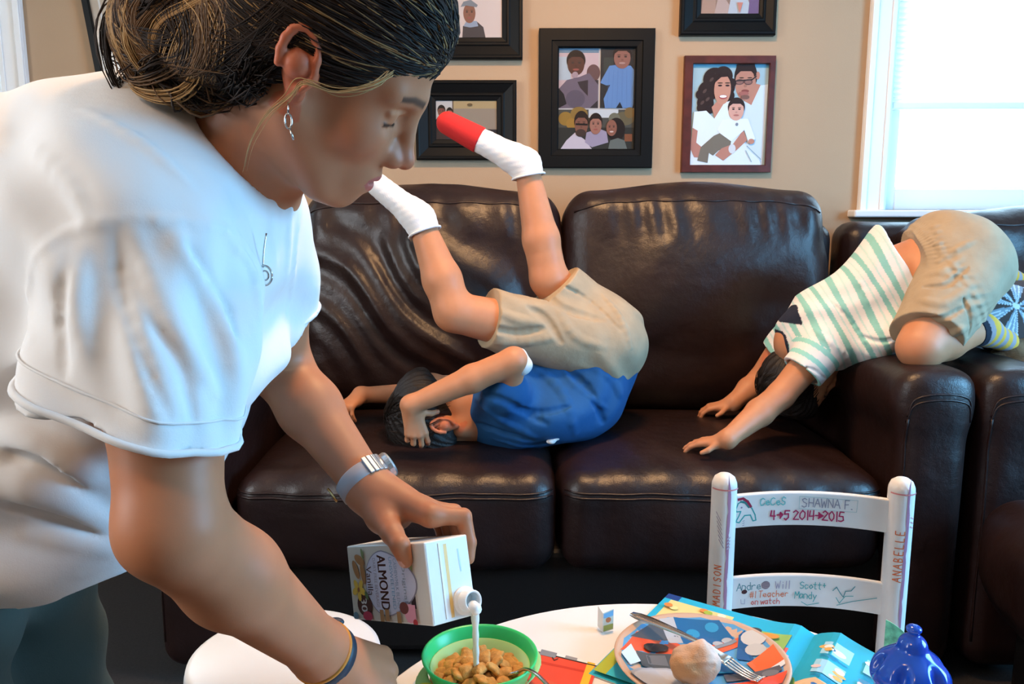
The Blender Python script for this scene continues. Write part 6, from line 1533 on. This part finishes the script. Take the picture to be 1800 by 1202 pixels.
# striped shirt
ax_k = (HP - CP) / np.linalg.norm(HP - CP)
hem1 = P(1573, 460, 2.07)
nh = ax_k + np.array([.10, 0, -.06])
dsl = (eN - sN) / np.linalg.norm(eN - sN); dslf = (eF - sF) / np.linalg.norm(eF - sF)
slN, slF = sN + (eN - sN) * .42, sF + (eF - sF) * .35
def kid_tee(g):
    return [cap(NK + ax_k * .02, CP, .065 + g, .098 + g, k=.04), cap(CP, MP, .100 + g, .104 + g, k=.05), cap(MP, hem1 + ax_k * .04, .104 + g, .112 + g, k=.03), ell(P(1548, 590, 2.02), np.array([.085, .085, .050]) + g, rot_axes(ax_k, (0, 0, 1)), k=.05), plane(hem1, nh)]
def kid_sl(g, ext=0):
    return [group([cap(sN + (.02, .0, .015), slN + dsl * .04, .056 + g, .056 + g, k=.03), plane(slN + dsl * ext, dsl)], k=.03), group([cap(sF + (.02, 0, .015), slF + dslf * .04, .056 + g, .054 + g, k=.03), plane(slF + dslf * ext, dslf)], k=.03)]
kd = disp(fold(62, .0032, (-.5, .3, .8), 2.0))
inner2 = kid_tee(-.007)[:-1] + kid_sl(-.007, .03) + [kd]
def inn2(X, Y, Z):
    l = np.array([X.min(), Y.min(), Z.min()]); h = np.array([X.max(), Y.max(), Z.max()])
    return np.maximum(evalops(inner2, X, Y, Z, l, h, .06), evalops(outer2, X, Y, Z, l, h, .06) + .0105)
outer2 = kid_tee(0) + kid_sl(0, .03) + [kd]
FK = [([(1500, 470), (1530, 530), (1560, 600)], .006, 1), ([(1460, 530), (1500, 570), (1525, 620)], .006, -1), ([(1430, 580), (1470, 610), (1500, 640)], .006, 1), ([(1510, 590), (1550, 600), (1600, 585)], .006, -1), ([(1520, 620), (1560, 622), (1600, 605)], .006, 1), ([(1395, 640), (1430, 650), (1450, 665)], .004, -1)]
V, F = sculpt(kid_tee(0) + kid_sl(0) + [kd] + creases(kid_tee(0) + kid_sl(0), [(p, r * (.65 if g < 0 else 1), g) for p, r, g in FK]) + [Op(inn2, -INF, INF, 0, 's'), cap(NK - ax_k * .06, NK + ax_k * .012, .048, .05, k=.005, mode='s')], .0030)
t_ = (V - hem1) @ (nh / np.linalg.norm(nh)) + .004 * np.sin(V[:, 0] * 40 + V[:, 2] * 35)
base_c = np.array([.74, .72, .70]); teal = np.array([.24, .52, .47]); pale = np.array([.50, .68, .64])
per = .043; f_ = (t_ / per) % 1.0
cc_ = np.where((f_ < .33)[:, None], teal, base_c); cc_ = np.where(((f_ > .62) & (f_ < .72))[:, None], pale, cc_)
ds1 = (V - slN) @ dsl; near_s = (np.linalg.norm(V - (sN * .5 + slN * .5), axis=1) < .075) & ((V - sN) @ dsl > -.01) & (V[:, 1] < 2.06)
fs = (ds1 / .034) % 1.0
cc_[near_s] = np.where((fs[near_s] < .4)[:, None], teal * 1.15, base_c)
nk_d = np.linalg.norm(V - NK, axis=1)
yoke = (t_ < -.335) & ~near_s
cc_[nk_d < .075] = (.012, .016, .035)
cc_[(V[:, 2] > CP[2] + .03) & (np.linalg.norm(V - P(1385, 575, 2.1), axis=1) < .062)] = (.012, .016, .035)
mesh('shirt', V, F, M_COLOUR, kid, colors=cc_)
# khaki shorts with a gathered waistband
hemN = HP * .12 + kN * .88; dN = (kN - HP) / np.linalg.norm(kN - HP); hemF = HP * .2 + kF * .8; dF = (kF - HP) / np.linalg.norm(kF - HP)
wst = P(1613, 432, 2.05)
nw = ax_k + np.array([.02, 0, -.02]); nw /= np.linalg.norm(nw)
def gather(X, Y, Z):
    s = (X - wst[0]) * nw[0] + (Y - wst[1]) * nw[1] + (Z - wst[2]) * nw[2]
    a = np.arctan2(Y - HP[1], Z - HP[2] + .02)
    win = np.exp(-((s - .012) / .022) ** 2)
    return win * (.0016 * np.sin(a * 62) + .0014 * np.sin(s * 260)) + .0016 * np.sin((X * .5 + Z * .85) * 46 + 2 * np.sin(X * 18 + Y * 9)) * np.clip(s / .08, 0, 1)
ops = [group([ell(HP + (-.01, 0, .0), (.115, .125, .110), k=.03), cap(MP + (HP - MP) * .55, HP, .100, .108, k=.03), plane(wst, -nw)], k=0), cap(HP + (.015, -.05, -.02), hemN + dN * .02, .100, .078, k=.05), cap(HP + (.01, .06, 0), hemF, .100, .075, k=.05), ell(HP + (.02, -.02, -.045), (.08, .085, .08), k=.04), disp(gather), disp(fold(40, .0030, (.5, .2, -.8), .7)), cutcap(hemN, dN, .12, .20), cutcap(hemF, dF, .07, .05),
       group([cap(MP, HP, .084, .088, k=.02), plane(wst + nw * .014, nw)], k=.0, mode='s')]
FQ = [([(1632, 485), (1660, 478), (1690, 455)], .008, 1), ([(1625, 505), (1665, 500), (1700, 470)], .008, -1), ([(1620, 530), (1660, 535), (1705, 505)], .009, 1), ([(1612, 560), (1655, 560), (1695, 540)], .008, -1), ([(1606, 580), (1650, 590), (1700, 575)], .008, 1), ([(1650, 460), (1690, 435), (1712, 425)], .006, 1), ([(1690, 520), (1705, 560), (1700, 600)], .006, -1), ([(1605, 597), (1650, 606), (1690, 612)], .004, 1)]
FQ += [([(1634 + 3 * i, 402 + 9.5 * i), (1652 + 2 * i, 398 + 9.5 * i)], .0045, 1) for i in range(8)]
V, F = sculpt(ops[:-1] + creases(ops[:-1], [(p, r * (.6 if g < 0 else .9), g) for p, r, g in FQ]) + ops[-1:], .0028)
mesh('shorts', V, F, M_KHAKI, kid)
# yellow and grey striped socks with a dark band
def stripe_sock(A, K, T_, up, r):
    d = (K - A) / np.linalg.norm(K - A); f = (T_ - A) / np.linalg.norm(T_ - A); top = A + d * up
    V, F = sculpt([cap(A, top + d * .02, r, r + .006, k=.01), cap(A, A + (T_ - A) * .2, r * 1.05, r, k=.015), cap(A, T_, r, r * .85, k=.02), plane(top, d), disp(lambda X, Y, Z: .001 * nz(X, Y, Z, 90))], .0026)
    s_ = np.where(((V - A) @ d) > 0, -(V - A) @ d, 0) + np.clip((V - A) @ f, 0, 1)
    g = (s_ / .036) % 1.0; c = np.where((g < .5)[:, None], np.array([.66, .36, .045]), np.array([.30, .27, .29]))
    c[((V - A) @ d) > up - .016] = (.012, .016, .03)
    return mesh('sock', V, F, M_COLOUR, kid, colors=c)
stripe_sock(aN, kN, tN, .030, .034); stripe_sock(aF, kF, tF, .05, .034)

# ---------------------------------------------------------------- cushion and blanket behind his feet
M_PIL = mat('patterned_cushion_cloth', (1, 1, 1), .8, attr=True, bump=.2, bscale=500)
pc_ = P(1792, 560, 2.10)
pM = frame(pc_, (1, .25, .12), (-.15, -.75, .55))
V, F = sculpt([ell((0, 0, 0), (.145, .105, .052), k=0), rbox((0, 0, 0), (.125, .088, .018), .015, k=.06), disp(lambda X, Y, Z: .003 * nz(X, Y, Z, 35))], .003)
ang = np.arctan2(V[:, 1] - .012, V[:, 0] + .045); rad = np.hypot(V[:, 0] + .045, V[:, 1] - .012)
pet = (np.sin(ang * 8 + .5) > -.25) & (rad < .085); lines_ = np.sin(ang * 40) > .45; ring_ = np.abs(((np.hypot(V[:, 0] - .05, V[:, 1] + .035) / .012) % 1) - .5) < .18
c = np.tile(np.array([.045, .028, .026]), (len(V), 1)); c[pet] = (.20, .27, .33); c[pet & lines_] = (.55, .62, .68); rg = np.hypot(V[:, 0] - .05, V[:, 1] + .035) < .05; c[rg] = (.10, .10, .12); c[rg & ring_] = (.50, .55, .60); c[rad < .010] = (.6, .62, .62)
pl_ = mesh('cushion', xf(pM, V), F, M_PIL, None, True, colors=c, loc=tuple(pc_))
tag(pl_, 'dark cushion with pale blue flower pattern by the boy\'s striped socks', 'cushion')
M_BLK = mat('brown_fleece', (.16, .085, .04), .95, bump=.6, bscale=160, bdist=.004, var=.4, vscale=14)
bk_ = P(1790, 655, 1.93)
V, F = sculpt([ell(bk_, (.10, .12, .026), k=0), cap(P(1740, 640, 1.97), P(1830, 600, 2.02), .020, .030, k=.03), cap(P(1775, 660, 1.85), P(1850, 690, 1.86), .018, .03, k=.03), cap(P(1765, 610, 2.02), P(1800, 640, 1.93), .022, .022, k=.03), disp(fold(80, .005, (.7, .6, .2), .9))], .004)
bl_ = mesh('blanket', V, F, M_BLK, None, True, loc=tuple(bk_)); tag(bl_, 'crumpled brown blanket on the sofa arm at the right edge', 'blanket')
